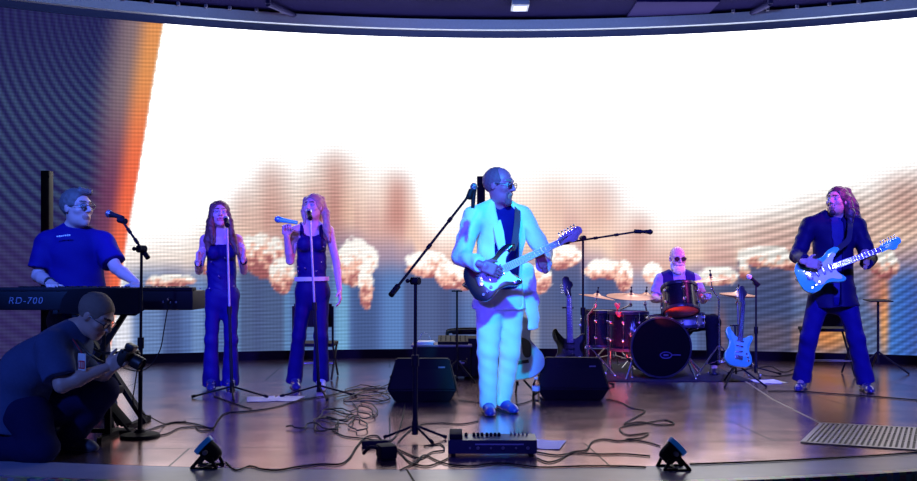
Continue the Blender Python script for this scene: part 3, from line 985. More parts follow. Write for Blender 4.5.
def guitar(name, label, tail, head, face, mats, s=1.0, acoustic=False, group=None, upright=False, six=6, cat='guitar', bass=False):
    """tail .. head: the two ends; face: the way its front looks"""
    tail = np.asarray(tail, float); head = np.asarray(head, float)
    x = nrm(head - tail); z = nrm(np.asarray(face, float) - x * np.dot(face, x)); y = np.cross(z, x)
    M = np.stack([x, y, z], 1)
    o = tail + x * .205 * s
    root = thing(name, label, cat, tail if upright else o, group)
    A = lambda a, b, c: o + s * (x * a + y * b + z * c)
    Ms = M * s
    body, guard, neck, metal, dark, headm = mats
    out = [(p[0], p[1]) for p in spline([np.array(p) for p in STRAT], 5, True)]
    if acoustic:
        out = [(p[0], p[1]) for p in spline([np.array(p) for p in [(-.22, 0), (-.21, .10), (-.15, .185), (-.06, .195), (.02, .150), (.075, .122), (.13, .130), (.19, .148), (.245, .125), (.272, .05), (.272, -.05), (.245, -.125), (.19, -.148), (.13, -.130), (.075, -.122), (.02, -.150), (-.06, -.195), (-.15, -.185), (-.21, -.10)]], 5, True)]
    th = .05 if acoustic else .0215
    b = MB(); b.prism(out, -th, th, Ms, o, .008 if not acoustic else .005); bo = b.obj('body', body, root)
    nk0 = .272 if acoustic else .115
    nl = .40 if not acoustic else .36
    e = nk0 + nl
    if acoustic:
        b = MB(); b.lathe([(.058, 0), (.058, .002), (.047, .003), (.0468, 0)], A(.10, 0, th), z, 28, xh=x, ring=True); b.obj('rosette', dark, root)
        b = MB(); b.lathe([(.0001, .0022), (.046, .0022), (.046, .0)], A(.10, 0, th), z, 28, xh=x); b.obj('sound_hole', dark, root)
        b = MB(); b.prism([(p[0], p[1]) for p in spline([np.array(q) for q in [(.10, -.05), (.05, -.045), (-.02, -.04), (-.06, -.06), (-.05, -.10), (.02, -.115), (.07, -.10)]], 4, True)], th, th + .002, Ms, o); b.obj('pickguard', guard, root)
        b = MB(); b.box(A(-.09, 0, th + .006), (.025 * s, .15 * s, .012 * s), M, .003); b.obj('bridge', dark, root)
    else:
        b = MB(); b.prism([(p[0], p[1]) for p in spline([np.array(q) for q in GUARD], 4, True)], th, th + .003, Ms, o); b.obj('pickguard', guard, root)
        for k, (px_, an) in enumerate(((.075, 0), (.02, 0), (-.04, 12))):
            b = MB(); b.box(A(px_, 0, th + .006), (.019 * s, .082 * s, .008 * s), M @ np.array(Matrix.Rotation(R_(an), 3, 'Z')), .004); b.obj('pickup', dark if bass else metal, root)
        b = MB(); b.box(A(-.105, 0, th + .006), (.045 * s, .085 * s, .012 * s), M, .002); b.obj('bridge', metal, root)
        for kx, ky in ((-.05, -.082), (-.085, -.098), (-.12, -.108)):
            b = MB(); b.lathe([(.012 * s, 0), (.0115 * s, .012 * s), (.009 * s, .014 * s), (.0001, .014 * s)], A(kx, ky, th), z, 14); b.obj('knob', metal, root)
    # neck, fretboard, headstock
    b = MB(); b.prism([(nk0 - .02, -.027), (e, -.021), (e, .021), (nk0 - .02, .027)], th - .012, th + .006, Ms, o, .003); b.obj('neck', neck, root)
    b = MB()
    b.prism([(nk0 - (.06 if acoustic else .035), -.0285), (e, -.0215), (e, .0215), (nk0 - (.06 if acoustic else .035), .0285)], th + .006, th + .011, Ms, o)
    fb = b.obj('fretboard', headm if acoustic else neck, root)
    b = MB()
    for k in range(20):
        fx = e - (e - nk0 + .03) * (1 - 2 ** (-k / 12.0)) * 1.45
        if fx > nk0 - .03: b.box(A(fx, 0, th + .012), (.0022 * s, .045 * s, .002 * s), M)
    b.obj('frets', metal, fb)
    if acoustic:
        hp = [(e, -.022), (e, .022), (e + .02, .034), (e + .15, .038), (e + .16, 0), (e + .15, -.038), (e + .02, -.034)]
    else:
        hp = [(p[0], p[1]) for p in spline([np.array(q) for q in [(e, -.022), (e, .022), (e + .03, .040), (e + .10, .052), (e + .165, .056), (e + .188, .030), (e + .180, .0), (e + .15, -.012), (e + .13, -.034), (e + .10, -.040), (e + .07, -.022), (e + .04, -.020)]], 4, True)]
    b = MB(); b.prism(hp, th - .016, th - .002, Ms, o, .003); b.obj('headstock', headm, root)
    for k in range(4 if bass else 6):
        if acoustic:
            sx = e + .035 + .045 * (k % 3); sy = .046 if k < 3 else -.046; d = y if k < 3 else -y
        else:
            sx = e + .03 + .024 * k; sy = .048 + .003 * k; d = y
        b = MB(); p = A(sx, sy * .72, th - .002)
        b.cyl(p, p + z * .012 * s, .004 * s, n=8); b.cyl(p - z * .010 * s, p - z * .010 * s + d * .026 * s, .0025 * s, n=6); b.ball(p - z * .010 * s + d * .03 * s, .008 * s, 8)
        b.obj('tuner', metal, root)
    b = MB()
    for k in range(4 if bass else 6):
        oy = (k - (1.5 if bass else 2.5)) * (.009 if bass else .007)
        b.tube([A(-.10, oy * 1.25, th + .014), A(e, oy * .85, th + .013), A(e + .06 + .01 * k, .018, th + .003)], .0007 * s, 4)
    b.obj('strings', metal, root)
    return root, A, M


def strap(root, pts, w, n, mt, name='strap'):
    P = spline(pts, 8); b = MB(); vs = []; fs = []
    for i, p in enumerate(P):
        t = nrm(P[min(i + 1, len(P) - 1)] - P[max(i - 1, 0)])
        nn = nrm(n if not callable(n) else n(p)); s = nrm(np.cross(t, nn))
        vs += [p + s * w / 2, p - s * w / 2, p - s * w / 2 + nn * .003, p + s * w / 2 + nn * .003]
    for i in range(len(P) - 1):
        for j in range(4):
            fs.append([i * 4 + j, i * 4 + (j + 1) % 4, i * 4 + 4 + (j + 1) % 4, i * 4 + 4 + j])
    fs += [[3, 2, 1, 0], [(len(P) - 1) * 4 + j for j in range(4)]]
    b.add(vs, fs)
    return b.obj(name, mt, root)


def microphone(label, tip, d, mats, clip=True, L=1.0, body=None):
    """tip: front of the grille, d: from the tail to the tip"""
    tip = np.asarray(tip, float); d = nrm(d)
    c = tip - d * .028
    root = thing('microphone', label, 'microphone', tip - d * .17)
    b = MB(); b.lathe([(.0001, .026), (.010, .0245), (.019, .017), (.0245, .004), (.025, -.004), (.0235, -.014), (.020, -.022)], c, d, 20); b.obj('grille', mats[0], root)
    b = MB(); b.lathe([(.0255, -.006), (.0265, -.003), (.0265, .003), (.0255, .006)], c, d, 20, ring=True); b.obj('band', mats[0] if len(mats) < 3 else mats[2], root)
    b = MB(); b.lathe([(.0001, -.148 * L), (.0115, -.148 * L), (.013, -.14 * L), (.0165, -.06), (.0205, -.026), (.0205, -.02)], c, d, 18); b.obj('handle', mats[1] if body is None else body, root)
    return root


def mic_stand(name, label, foot, top, mats, legs=3, leg=.33, yaw=20, boom=None, round_base=False, r=.011, leg_angles=None, clipdir=None, cat='microphone stand'):
    """foot: floor point, top: end of the upright; boom=(rear, tip)"""
    foot = np.asarray(foot, float); top = np.asarray(top, float)
    black, metal = mats
    root = thing(name, label, cat, V(foot[0], foot[1], 0))
    b = MB()
    if round_base:
        b.lathe([(.0001, 0), (.125, 0), (.125, .012), (.118, .02), (.04, .032), (.022, .05), (.0001, .05)], foot, (0, 0, 1), 32); b.obj('round_base', black, root)
    else:
        b.cyl(foot + V(0, 0, .035), foot + V(0, 0, .12), .02, n=14); b.obj('leg_hub', black, root)
        for a in (leg_angles if leg_angles else [yaw + 120 * k for k in range(3)]):
            b = MB(); d = V(math.cos(R_(a)), math.sin(R_(a)), 0)
            b.tube([foot + V(0, 0, .085) + d * .02, foot + d * leg * .94 + V(0, 0, .016)], .008, 8)
            lg = b.obj('leg', black, root)
            b = MB(); b.tube([foot + d * leg * .90 + V(0, 0, .022), foot + d * leg + V(0, 0, .011)], .0125, 8); b.obj('rubber_foot', mats[0], lg)
    b = MB()
    mid = foot + (top - foot) * .5
    b.tube([foot + V(0, 0, .04), mid], r * 1.25, 12); b.obj('lower_tube', black, root)
    b = MB(); b.tube([mid - (top - foot) * .02, top], r * .85, 12); b.obj('upper_tube', metal, root)
    b = MB(); b.tube([mid - nrm(top - foot) * .035, mid + nrm(top - foot) * .035], r * 1.9, 12); b.obj('clutch', black, root)
    if boom is not None:
        a, t = np.asarray(boom[0], float), np.asarray(boom[1], float)
        b = MB(); b.tube([a, t], r * .72, 10); bo = b.obj('boom_arm', black, root)
        b = MB(); b.tube([a, a + nrm(t - a) * .09], r * 1.5, 10); b.obj('counterweight', black, bo)
        for fr in (.45, .72):
            p = a + (t - a) * fr
            b = MB(); b.tube([p - nrm(t - a) * .018, p + nrm(t - a) * .018], r * 1.1, 10); b.obj('collar', black, bo)
        b = MB(); d = nrm(np.cross(t - a, top - foot))
        b.cyl(top - d * .028, top + d * .028, .024, n=14); b.tube([top, top - d * .055], .006, 8); b.ball(top - d * .06, .014, 8); b.obj('boom_clamp', black, root)
        if clipdir is not None:
            b = MB(); cd = nrm(clipdir); b.tube([t - cd * .035, t + cd * .03], .0205, 12); b.tube([t, t + nrm(t - a) * .02], .012, 8); b.obj('clip', black, root)
    elif clipdir is not None:
        b = MB(); cd = nrm(clipdir); b.tube([top + V(0, 0, .0) - cd * .03, top + cd * .035], .0205, 12); b.obj('clip', black, root)
    return root


def wedge(label, c, w, d, h, mats, yaw=0):
    """stage monitor: low in front, the grille leans back toward the singer behind it"""
    root = thing('stage_monitor', label, 'stage monitor', c)
    body, grille, metal, badge = mats
    Rz = np.array(Matrix.Rotation(R_(yaw), 3, 'Z'))
    prof = [(-d * .5, .10 * h), (-d * .40, 0), (d * .5, 0), (d * .5, .30 * h), (-d * .02, h), (-d * .26, h)]
    # seen from the audience: the box's back slopes up toward the top edge; it narrows toward the top and the base
    hull = [(sx * w * fx, y * d, z * h) for sx in (-.5, .5) for fx, y, z in ((.80, -.34, 0), (.80, .46, 0), (1.0, -.5, .30), (1.0, -.44, .36), (1.0, .5, .30), (.78, -.20, 1.0), (.78, .0, 1.0))]
    bm = bmesh.new()
    for q in hull: bm.verts.new(Vector([float(t) for t in (Rz @ V(*q) + np.asarray(c, float))]))
    bmesh.ops.convex_hull(bm, input=bm.verts[:])
    bmesh.ops.dissolve_limit(bm, angle_limit=.05, verts=bm.verts[:], edges=bm.edges[:])
    bmesh.ops.bevel(bm, geom=bm.edges[:], offset=.010, segments=2, affect='EDGES')
    bm.verts.index_update(); b = MB(); b.add([v.co[:] for v in bm.verts], [[v.index for v in f.verts] for f in bm.faces]); bm.free()
    b.obj('cabinet', body, root)
    P = lambda x, y, z: np.asarray(c, float) + Rz @ V(x, y, z)
    # grille on the far slope
    p0, p1 = V(0, d * .5, .30 * h), V(0, .0, h)
    mid = (p0 + p1) / 2; dv = nrm(p1 - p0)
    n_ = np.cross(V(1, 0, 0), dv); n_ = n_ if n_[1] > 0 else -n_
    Mg = Rz @ np.stack([V(1, 0, 0), dv, np.cross(V(1, 0, 0), dv)], 1)
    b = MB(); b.box(np.asarray(c) + Rz @ (mid + n_ * .004), (w * .76, np.linalg.norm(p1 - p0) * .84, .01), Mg, .003); b.obj('grille', grille, root)
    # back panel: slope between bottom front and top edge
    q0, q1 = V(0, -d * .44, .36 * h), V(0, -d * .20, h)
    mid = (q0 + q1) / 2; dv = nrm(q1 - q0); n_ = nrm(np.cross(dv, V(1, 0, 0)))
    n_ = n_ if n_[1] < 0 else -n_
    Mg = Rz @ np.stack([V(1, 0, 0), dv, np.cross(V(1, 0, 0), dv)], 1)
    b = MB(); b.box(np.asarray(c) + Rz @ (mid + n_ * .002 + dv * h * .05), (w * .74, np.linalg.norm(q1 - q0) * .80, .006), Mg, .002); bp = b.obj('back_panel', grille, root)
    b = MB(); b.box(np.asarray(c) + Rz @ (mid + n_ * .007 + dv * h * .13 + V(w * .28, 0, 0)), (.055, .014, .004), Mg, .002); b.obj('badge', badge, bp)
    b = MB()
    for sx in (-1, 1):
        b.tube([P(sx * w * .45, -d * .12, h * .55), P(sx * w * .475, -d * .10, h * .55), P(sx * w * .475, d * .08, h * .55), P(sx * w * .45, d * .1, h * .55)], .008, 8)
    b.obj('side_handles', metal, root)
    return root


def drum(name, label, c, axis, r, depth, mats, lugs=8, legs=None, xh=(1, 0, 0), heads=('top', 'bottom'), bottom_mat=None):
    """c: middle of the shell; axis: toward the batter head"""
    shell, hoop, head, metal = mats
    axis = nrm(axis); c = np.asarray(c, float)
    M = frame(axis, xh)
    root = thing(name, label, 'drum', c if legs is None else V(c[0], c[1], 0))
    b = MB(); b.lathe([(r, -depth / 2), (r, depth / 2)], c, axis, 40); b.v[-1] = b.v[-1]; b.obj('shell', shell, root)
    for nm, sg in (('batter_head', 1), ('bottom_head', -1)):
        hm = head if sg > 0 or bottom_mat is None else bottom_mat
        b = MB(); b.lathe([(.0001, sg * (depth / 2 + .004)), (r - .006, sg * (depth / 2 + .004)), (r + .002, sg * depth / 2)] if sg > 0 else [(r + .002, -depth / 2), (r - .006, -depth / 2 - .004), (.0001, -depth / 2 - .004)], c, axis, 40); b.obj(nm, hm, root)
        b = MB(); z = sg * depth / 2
        b.lathe([(r + .001, z - .016), (r + .011, z - .016), (r + .013, z), (r + .011, z + .014), (r - .004, z + .014), (r - .004, z + .008), (r + .001, z)] if sg > 0 else [(r + .001, z + .016), (r + .011, z + .016), (r + .013, z), (r + .011, z - .014), (r - .004, z - .014), (r - .004, z - .008), (r + .001, z)], c, axis, 40, ring=True); b.obj('hoop', hoop, root)
    for k in range(lugs):
        a = 2 * math.pi * (k + .5) / lugs
        d = M[:, 0] * math.cos(a) + M[:, 1] * math.sin(a)
        b = MB()
        for sg in (-1, 1):
            p = c + d * (r + .012) + axis * sg * depth * .24
            b.ball(p, .017, 10, sq=(1, 1, 1))
        b.tube([c + d * (r + .016) - axis * (depth / 2 + .01), c + d * (r + .016) + axis * (depth / 2 + .01)], .004, 6)
        b.obj('lug', metal, root)
    if legs:
        for a in legs:
            d = V(math.cos(R_(a)), math.sin(R_(a)), 0)
            b = MB(); p = c + d * (r + .014)
            b.tube([p + V(0, 0, .08), V(p[0], p[1], .06), V(p[0], p[1], 0) + d * .03 + V(0, 0, .012)], .008, 8); b.ball(V(p[0], p[1], .012) + d * .03, .012, 8)
            b.box(p + V(0, 0, .02), (.03, .03, .05), None, .004)
            b.obj('leg', metal, root)
    return root


def cymbal_stand(name, label, foot, c, r, tilt, mats, legs=(90, 210, 330), pair=False, leg=.30):
    """one stand with its cymbal; tilt = axis of the cymbal"""
    brass, metal, felt = mats
    foot = np.asarray(foot, float); c = np.asarray(c, float); ax = nrm(tilt)
    root = thing(name, label, 'cymbal', V(foot[0], foot[1], 0))
    prof = [(.0001, .030), (.02, .028), (.034, .016), (.042, .010), (r * .55, .002), (r, -.012), (r, -.0145), (r * .55, -.0015), (.042, .006), (.030, .012), (.0001, .024)]
    b = MB(); b.lathe(prof, c, ax, 44); b.obj('cymbal', brass, root)
    if pair:
        b = MB(); b.lathe([(q[0], -q[1]) for q in prof], c - ax * .035, ax, 44); b.obj('cymbal', brass, root)
    b = MB(); b.cyl(c + ax * .028, c + ax * .055, .013, n=10); b.cyl(c + ax * .055, c + ax * .085, .005, n=8); b.ball(c + ax * .085, .010, 8); b.obj('felt_nut', felt, root)
    b = MB(); j = c - ax * .10
    b.tube([c + ax * .03, j], .006, 8); b.ball(j, .02, 10)
    b.tube([j, V(foot[0], foot[1], j[2] - .10), V(foot[0], foot[1], .22)], .010, 10); b.tube([V(foot[0], foot[1], .5), V(foot[0], foot[1], .12)], .014, 10); b.obj('stand_tube', metal, root)
    for a in legs:
        d = V(math.cos(R_(a)), math.sin(R_(a)), 0)
        b = MB(); b.tube([V(foot[0], foot[1], .30) + d * .014, V(foot[0], foot[1], 0) + d * leg + V(0, 0, .014)], .008, 8); b.tube([V(foot[0], foot[1], .15) + d * .014, V(foot[0], foot[1], .12) + d * leg * .6], .005, 6)
        b.ball(V(foot[0], foot[1], .013) + d * leg, .013, 8); b.obj('leg', metal, root)
    return root


def guitar_stand(label, foot, yoke, mats, yaw=-90, leg=.30):
    black = mats[0]
    foot = np.asarray(foot, float); yoke = np.asarray(yoke, float)
    root = thing('guitar_stand', label, 'guitar stand', V(foot[0], foot[1], 0))
    b = MB(); b.tube([foot + V(0, 0, .10), yoke], .010, 10); b.obj('upright', black, root)
    b = MB(); f = nrm(V(math.cos(R_(yaw)), math.sin(R_(yaw)), 0)); s = V(-f[1], f[0], 0)
    b.tube([yoke + s * .045 + f * .07, yoke + s * .045 + f * .01, yoke, yoke - s * .045 + f * .01, yoke - s * .045 + f * .07], .008, 8); b.obj('yoke', black, root)
    for a in (yaw - 40, yaw + 40, yaw + 180):
        d = V(math.cos(R_(a)), math.sin(R_(a)), 0)
        b = MB(); b.tube([foot + V(0, 0, .20), foot + d * leg + V(0, 0, .012)], .009, 8); b.ball(foot + d * leg + V(0, 0, .012), .012, 8); b.obj('leg', black, root)
    b = MB()
    for sg in (-1, 1):
        p = foot + V(0, 0, .19) + s * sg * .04
        b.tube([p, p + s * sg * .05 + f * .03, p + s * sg * .055 + f * .12 + V(0, 0, -.01), p + s * sg * .055 + f * .135 + V(0, 0, .035)], .008, 8)
    b.obj('cradle', black, root)
    return root


def cable(label, pts, r, mt, group=None, closed=False, n=7):
    P = spline(pts, n)
    b = MB(); b.tube(P, r, 6)
    o = b.obj('cable', mt, None, P[0])
    return setprops(o, label, 'cable', group)
# ------------------------------------------------------------------ the seven people
EYEW = None


def joints(**k):
    return {a: (np.asarray(b, float) if not isinstance(b, (float, int, tuple)) else (np.array(b, float) if isinstance(b, tuple) and len(b) == 3 and not hasattr(b[0], '__len__') else b)) for a, b in k.items()}


def px_joints(tbl):
    return {k: W(*v) for k, v in tbl.items()}


def person(label, base, J, mats, hs=1.0, hands=None, **kw):
    root = thing('person', label, 'person', base)
    head = head_shapes(J['head'][0], J['head'][1], hs, female=kw.pop('female', False), mouth=kw.pop('mouth', 0))
    g = [(body_shapes(J, **kw) + head_join(J, head), .0065)]
    for hsps in (hands or []):
        g.append((hsps, .0038))
    sdf_obj('body', g, mats, root)
    return root


def head_join(J, head):
    head[0]['k'] = .02
    return head


def lead_guitarist():
    d = 7.36
    J = px_joints(dict(N=(500, 209, 7.40), P=(499, 291, 7.42), SR=(473, 217, 7.28), SL=(523, 217, 7.45), ER=(461, 257, 7.16), EL=(544, 253, 7.34), WR=(482, 265, 6.90), WL=(544, 267, 7.07),
                       HR=(489, 299, 7.36), HL=(510, 299, 7.44), KR=(488, 352, 7.33), KL=(510, 352, 7.44), AR=(488, 402, 7.36), AL=(503, 400, 7.50), TR=(491, 412, 7.14), TL=(514, 411, 7.34)))
    M = hfr(58, 4); hc = W(499.5, 186, 7.34)
    J['head'] = (hc, M)
    hs = 1.13
    sk = skin_mats('lead', (.42, .10, .20), (.45, .2, .18), (.22, .15, .12))
    hR = hand_shapes(J['WR'], (.86, -.02, -.36), (.05, .98, -.15), 'R', curl=(22, 40, 30), thumb=(.5, .75, .35), s=1.08)
    hL = hand_shapes(J['WL'], (-.35, -.30, .86), (-.55, .62, .1), 'L', curl=(50, 60, 35), thumb=(.6, .5, .3), s=1.0)
    base = V(W(497, 300, 7.38)[0], 7.38, 0)
    r = person('man in a white suit and navy shirt playing the sunburst guitar at centre stage', base, J, sk, hs, [hR, hL], g=1.02)
    P = lambda a, b, c: hc + hs * (M[:, 0] * a + M[:, 1] * b + M[:, 2] * c)
    # receding hair at the sides and back, goatee, moustache
    hair = mat('hair_brown', (.17, .05, .10), .7, bump=.6, scale=160)
    S = [ell(P(0, -.022, .032), (.084 * hs, .100 * hs, .094 * hs), M, 0, wr=(.003, 120, 1)), plane(P(0, .035, .06), M[:, 1] * .95 + M[:, 2] * .55), plane(P(0, 0, -.045), -M[:, 2]), ell(P(0, .09, .0), (.07 * hs, .08 * hs, .07 * hs), M, .01, op='s')]
    sdf_obj('hair', [(S, .006)], hair, r)
    S = [ell(P(0, .072, -.100), (.030 * hs, .026 * hs, .030 * hs), M, 0, wr=(.002, 140, 2)), cone(P(-.026, .082, -.046), P(.026, .082, -.046), .008 * hs, .008 * hs, .01), cone(P(-.030, .078, -.050), P(-.026, .07, -.09), .009 * hs, .012 * hs, .01), cone(P(.030, .078, -.050), P(.026, .07, -.09), .009 * hs, .012 * hs, .01), ell(P(0, .097, -.060), (.018 * hs, .02 * hs, .009 * hs), M, .004, op='s')]
    sdf_obj('beard', [(S, .005)], mat('beard_brown', (.19, .06, .11), .8, bump=.6, scale=180), r)
    glasses(hc, M, hs, mat('glasses_frame_lead', (.03, .03, .04), .3, .6), r, clear_lens('lens_lead'))
    navy = mat('shirt_navy', (.008, .004, .13), .75, spec=.12, bump=.2, scale=90)
    S = torso_cloth(J, .012, 1.02, hem=-.02)
    lat, fw, up = axes(J)
    S.append(cone(J['N'] - up * .015, J['N'] + up * .022, .066, .064, .012, caps=(0, 1)))
    sdf_obj('shirt', [(S, .007)], navy, r)
    white = mat('suit_white', (.80, .82, .84), .8, bump=.25, scale=70, var=.03)
    S = torso_cloth(J, .030, 1.04, hem=.115, wr=(.006, 24, 4), neck=.07)
    # skirt of the jacket flares a little, its left front hangs long
    S.append(cone(J['P'] - up * .135, J['P'] + up * .10, .215, .17, .03, q=.80, w=fw, caps=(1, 0), wr=(.006, 26, 2)))
    for s in 'RL':
        S += sleeve(J, s, 1, .076, .056, wr=(.008, 34, 5), fore=.93)
    c = (J['N'] + J['P']) / 2
    Mo = np.stack([lat, fw, up], 1)
    # open front: a tall notch that widens toward the hem, leaned like the torso
    for (w0, z0, hz) in ((.080, .06, .30), (.100, -.16, .22), (.120, -.25, .18), (.055, .26, .12)):
        S.append(rbox(c + up * z0 + fw * .19 + lat * .012, (w0, .135, hz), Mo, .02, .02, op='s'))
    S.append(ell(J['N'] + up * .05 + fw * .02, (.074, .085, .10), Mo, .01, op='s'))
    j = sdf_obj('jacket', [(S, .0075)], white, r)
    # lapels lie on the chest
    for sg in (-1, 1):
        b = MB(); q = []
        for t, (a0, a1, fo) in zip((0, .25, .5, .75, 1), ((.060, .095, .085), (.062, .130, .142), (.060, .122, .165), (.062, .095, .168), (.066, .070, .165))):
            z = .225 - .33 * t
            q.append((c + up * z + lat * (sg * a0 + .012) + fw * (fo + .012), c + up * (z + .01) + lat * (sg * a1 + .012) + fw * (fo - .012)))
        vs = []
        for a, e in q: vs += [a, e, e + fw * .012, a + fw * .012]
        fs = []
        for i in range(4):
            for k in range(4):
                fs.append([i * 4 + k, i * 4 + (k + 1) % 4, i * 4 + 4 + (k + 1) % 4, i * 4 + 4 + k])
        fs += [[3, 2, 1, 0], [16, 17, 18, 19]]
        b.add(vs, fs); b.obj('lapel', white, j)
    # left front tail
    p0, p1, p2 = W(527, 272, 7.44), W(531, 300, 7.46), W(534, 329, 7.46)
    S = [cone(p0, p1, .070, .060, 0, q=.32, w=V(.35, -.94, 0), wr=(.006, 30, 1)), cone(p1, p2, .060, .046, .02, q=.34, w=V(.35, -.94, 0), caps=(0, 1), wr=(.006, 30, 1))]
    sdf_obj('jacket_tail', [(S, .007)], white, j)
    S = trouser_shapes(J, 1.03, waist=.06, r=(.106, .078, .064), wr=(.0035, 34, 7), drop=.02)
    sdf_obj('trousers', [(S, .0075)], white, r)
    bl = mat('shoe_blue', (.04, .04, .30), .3, coat=.4); so = mat('sole_dark', (.02, .02, .05), .6)
    shoe(J, 'R', (bl, so), r); shoe(J, 'L', (bl, so), r)
    # guitar
    tail, head = W(467.5, 287, 7.02), W(591, 228.5, 6.94)
    gm = (sunburst(), mat('guard_white', (.82, .84, .86), .4, var=.02), mat('neck_maple', (.62, .50, .42), .4), mat('chrome', (.75, .76, .8), .2, 1.0), mat('pickup_cream', (.78, .78, .78), .5), mat('head_maple', (.60, .50, .45), .4))
    g, A, Mg = guitar('electric_guitar', 'sunburst electric guitar with a white pickguard in the hands of the white suited man', tail, head, (-.10, -.96, .24), gm)
    blk = mat('strap_brown', (.10, .05, .08), .7)
    strap(g, [A(.205, .135, -.01), W(514, 246, 7.13), W(517, 224, 7.20), W(517.5, 209.5, 7.36), W(516, 209, 7.46), W(508, 232, 7.61), W(488, 265, 7.60), W(466, 285, 7.40), A(-.205, 0, -.01)], .05, lambda p: nrm(p - V(*(W(499, 240, 7.42)))), blk)
    return r


def sunburst():
    m = bpy.data.materials.new('sunburst'); m.use_nodes = True
    nt = m.node_tree; b = nt.nodes['Principled BSDF']; b.inputs['Roughness'].default_value = .18; b.inputs['Coat Weight'].default_value = .5
    tc = nt.nodes.new('ShaderNodeTexCoord'); mp = nt.nodes.new('ShaderNodeMapping'); mp.inputs['Location'].default_value = (0, 0, 0)
    ln = nt.nodes.new('ShaderNodeVectorMath'); ln.operation = 'LENGTH'
    rp = nt.nodes.new('ShaderNodeValToRGB')
    e = rp.color_ramp.elements
    e[0].position = .05; e[0].color = (.42, .22, .10, 1); e[1].position = .19; e[1].color = (.012, .008, .02, 1)
    k = e.new(.13); k.color = (.14, .04, .03, 1)
    nt.links.new(tc.outputs['Object'], mp.inputs[0]); nt.links.new(mp.outputs[0], ln.inputs[0]); nt.links.new(ln.outputs['Value'], rp.inputs[0]); nt.links.new(rp.outputs[0], b.inputs['Base Color'])
    return m


def long_hair(hc, M, hs, strands, fringe=True, back=.5, wr=(.005, 90, 1), top=(.088, .108, .100), face=.075):
    P = lambda a, b, c: hc + hs * (M[:, 0] * a + M[:, 1] * b + M[:, 2] * c)
    S = [ell(P(0, -.018, .034), tuple(t * hs for t in top), M, 0, wr=wr)]
    S.append(ell(P(0, .105, -.02), (face * hs, .085 * hs, .100 * hs), M, .012, op='s'))
    for st in strands:
        pts, rads = st
        for i in range(len(pts) - 1):
            S.append(cone(pts[i], pts[i + 1], rads[i], rads[i + 1], .025, wr=wr))
    return S


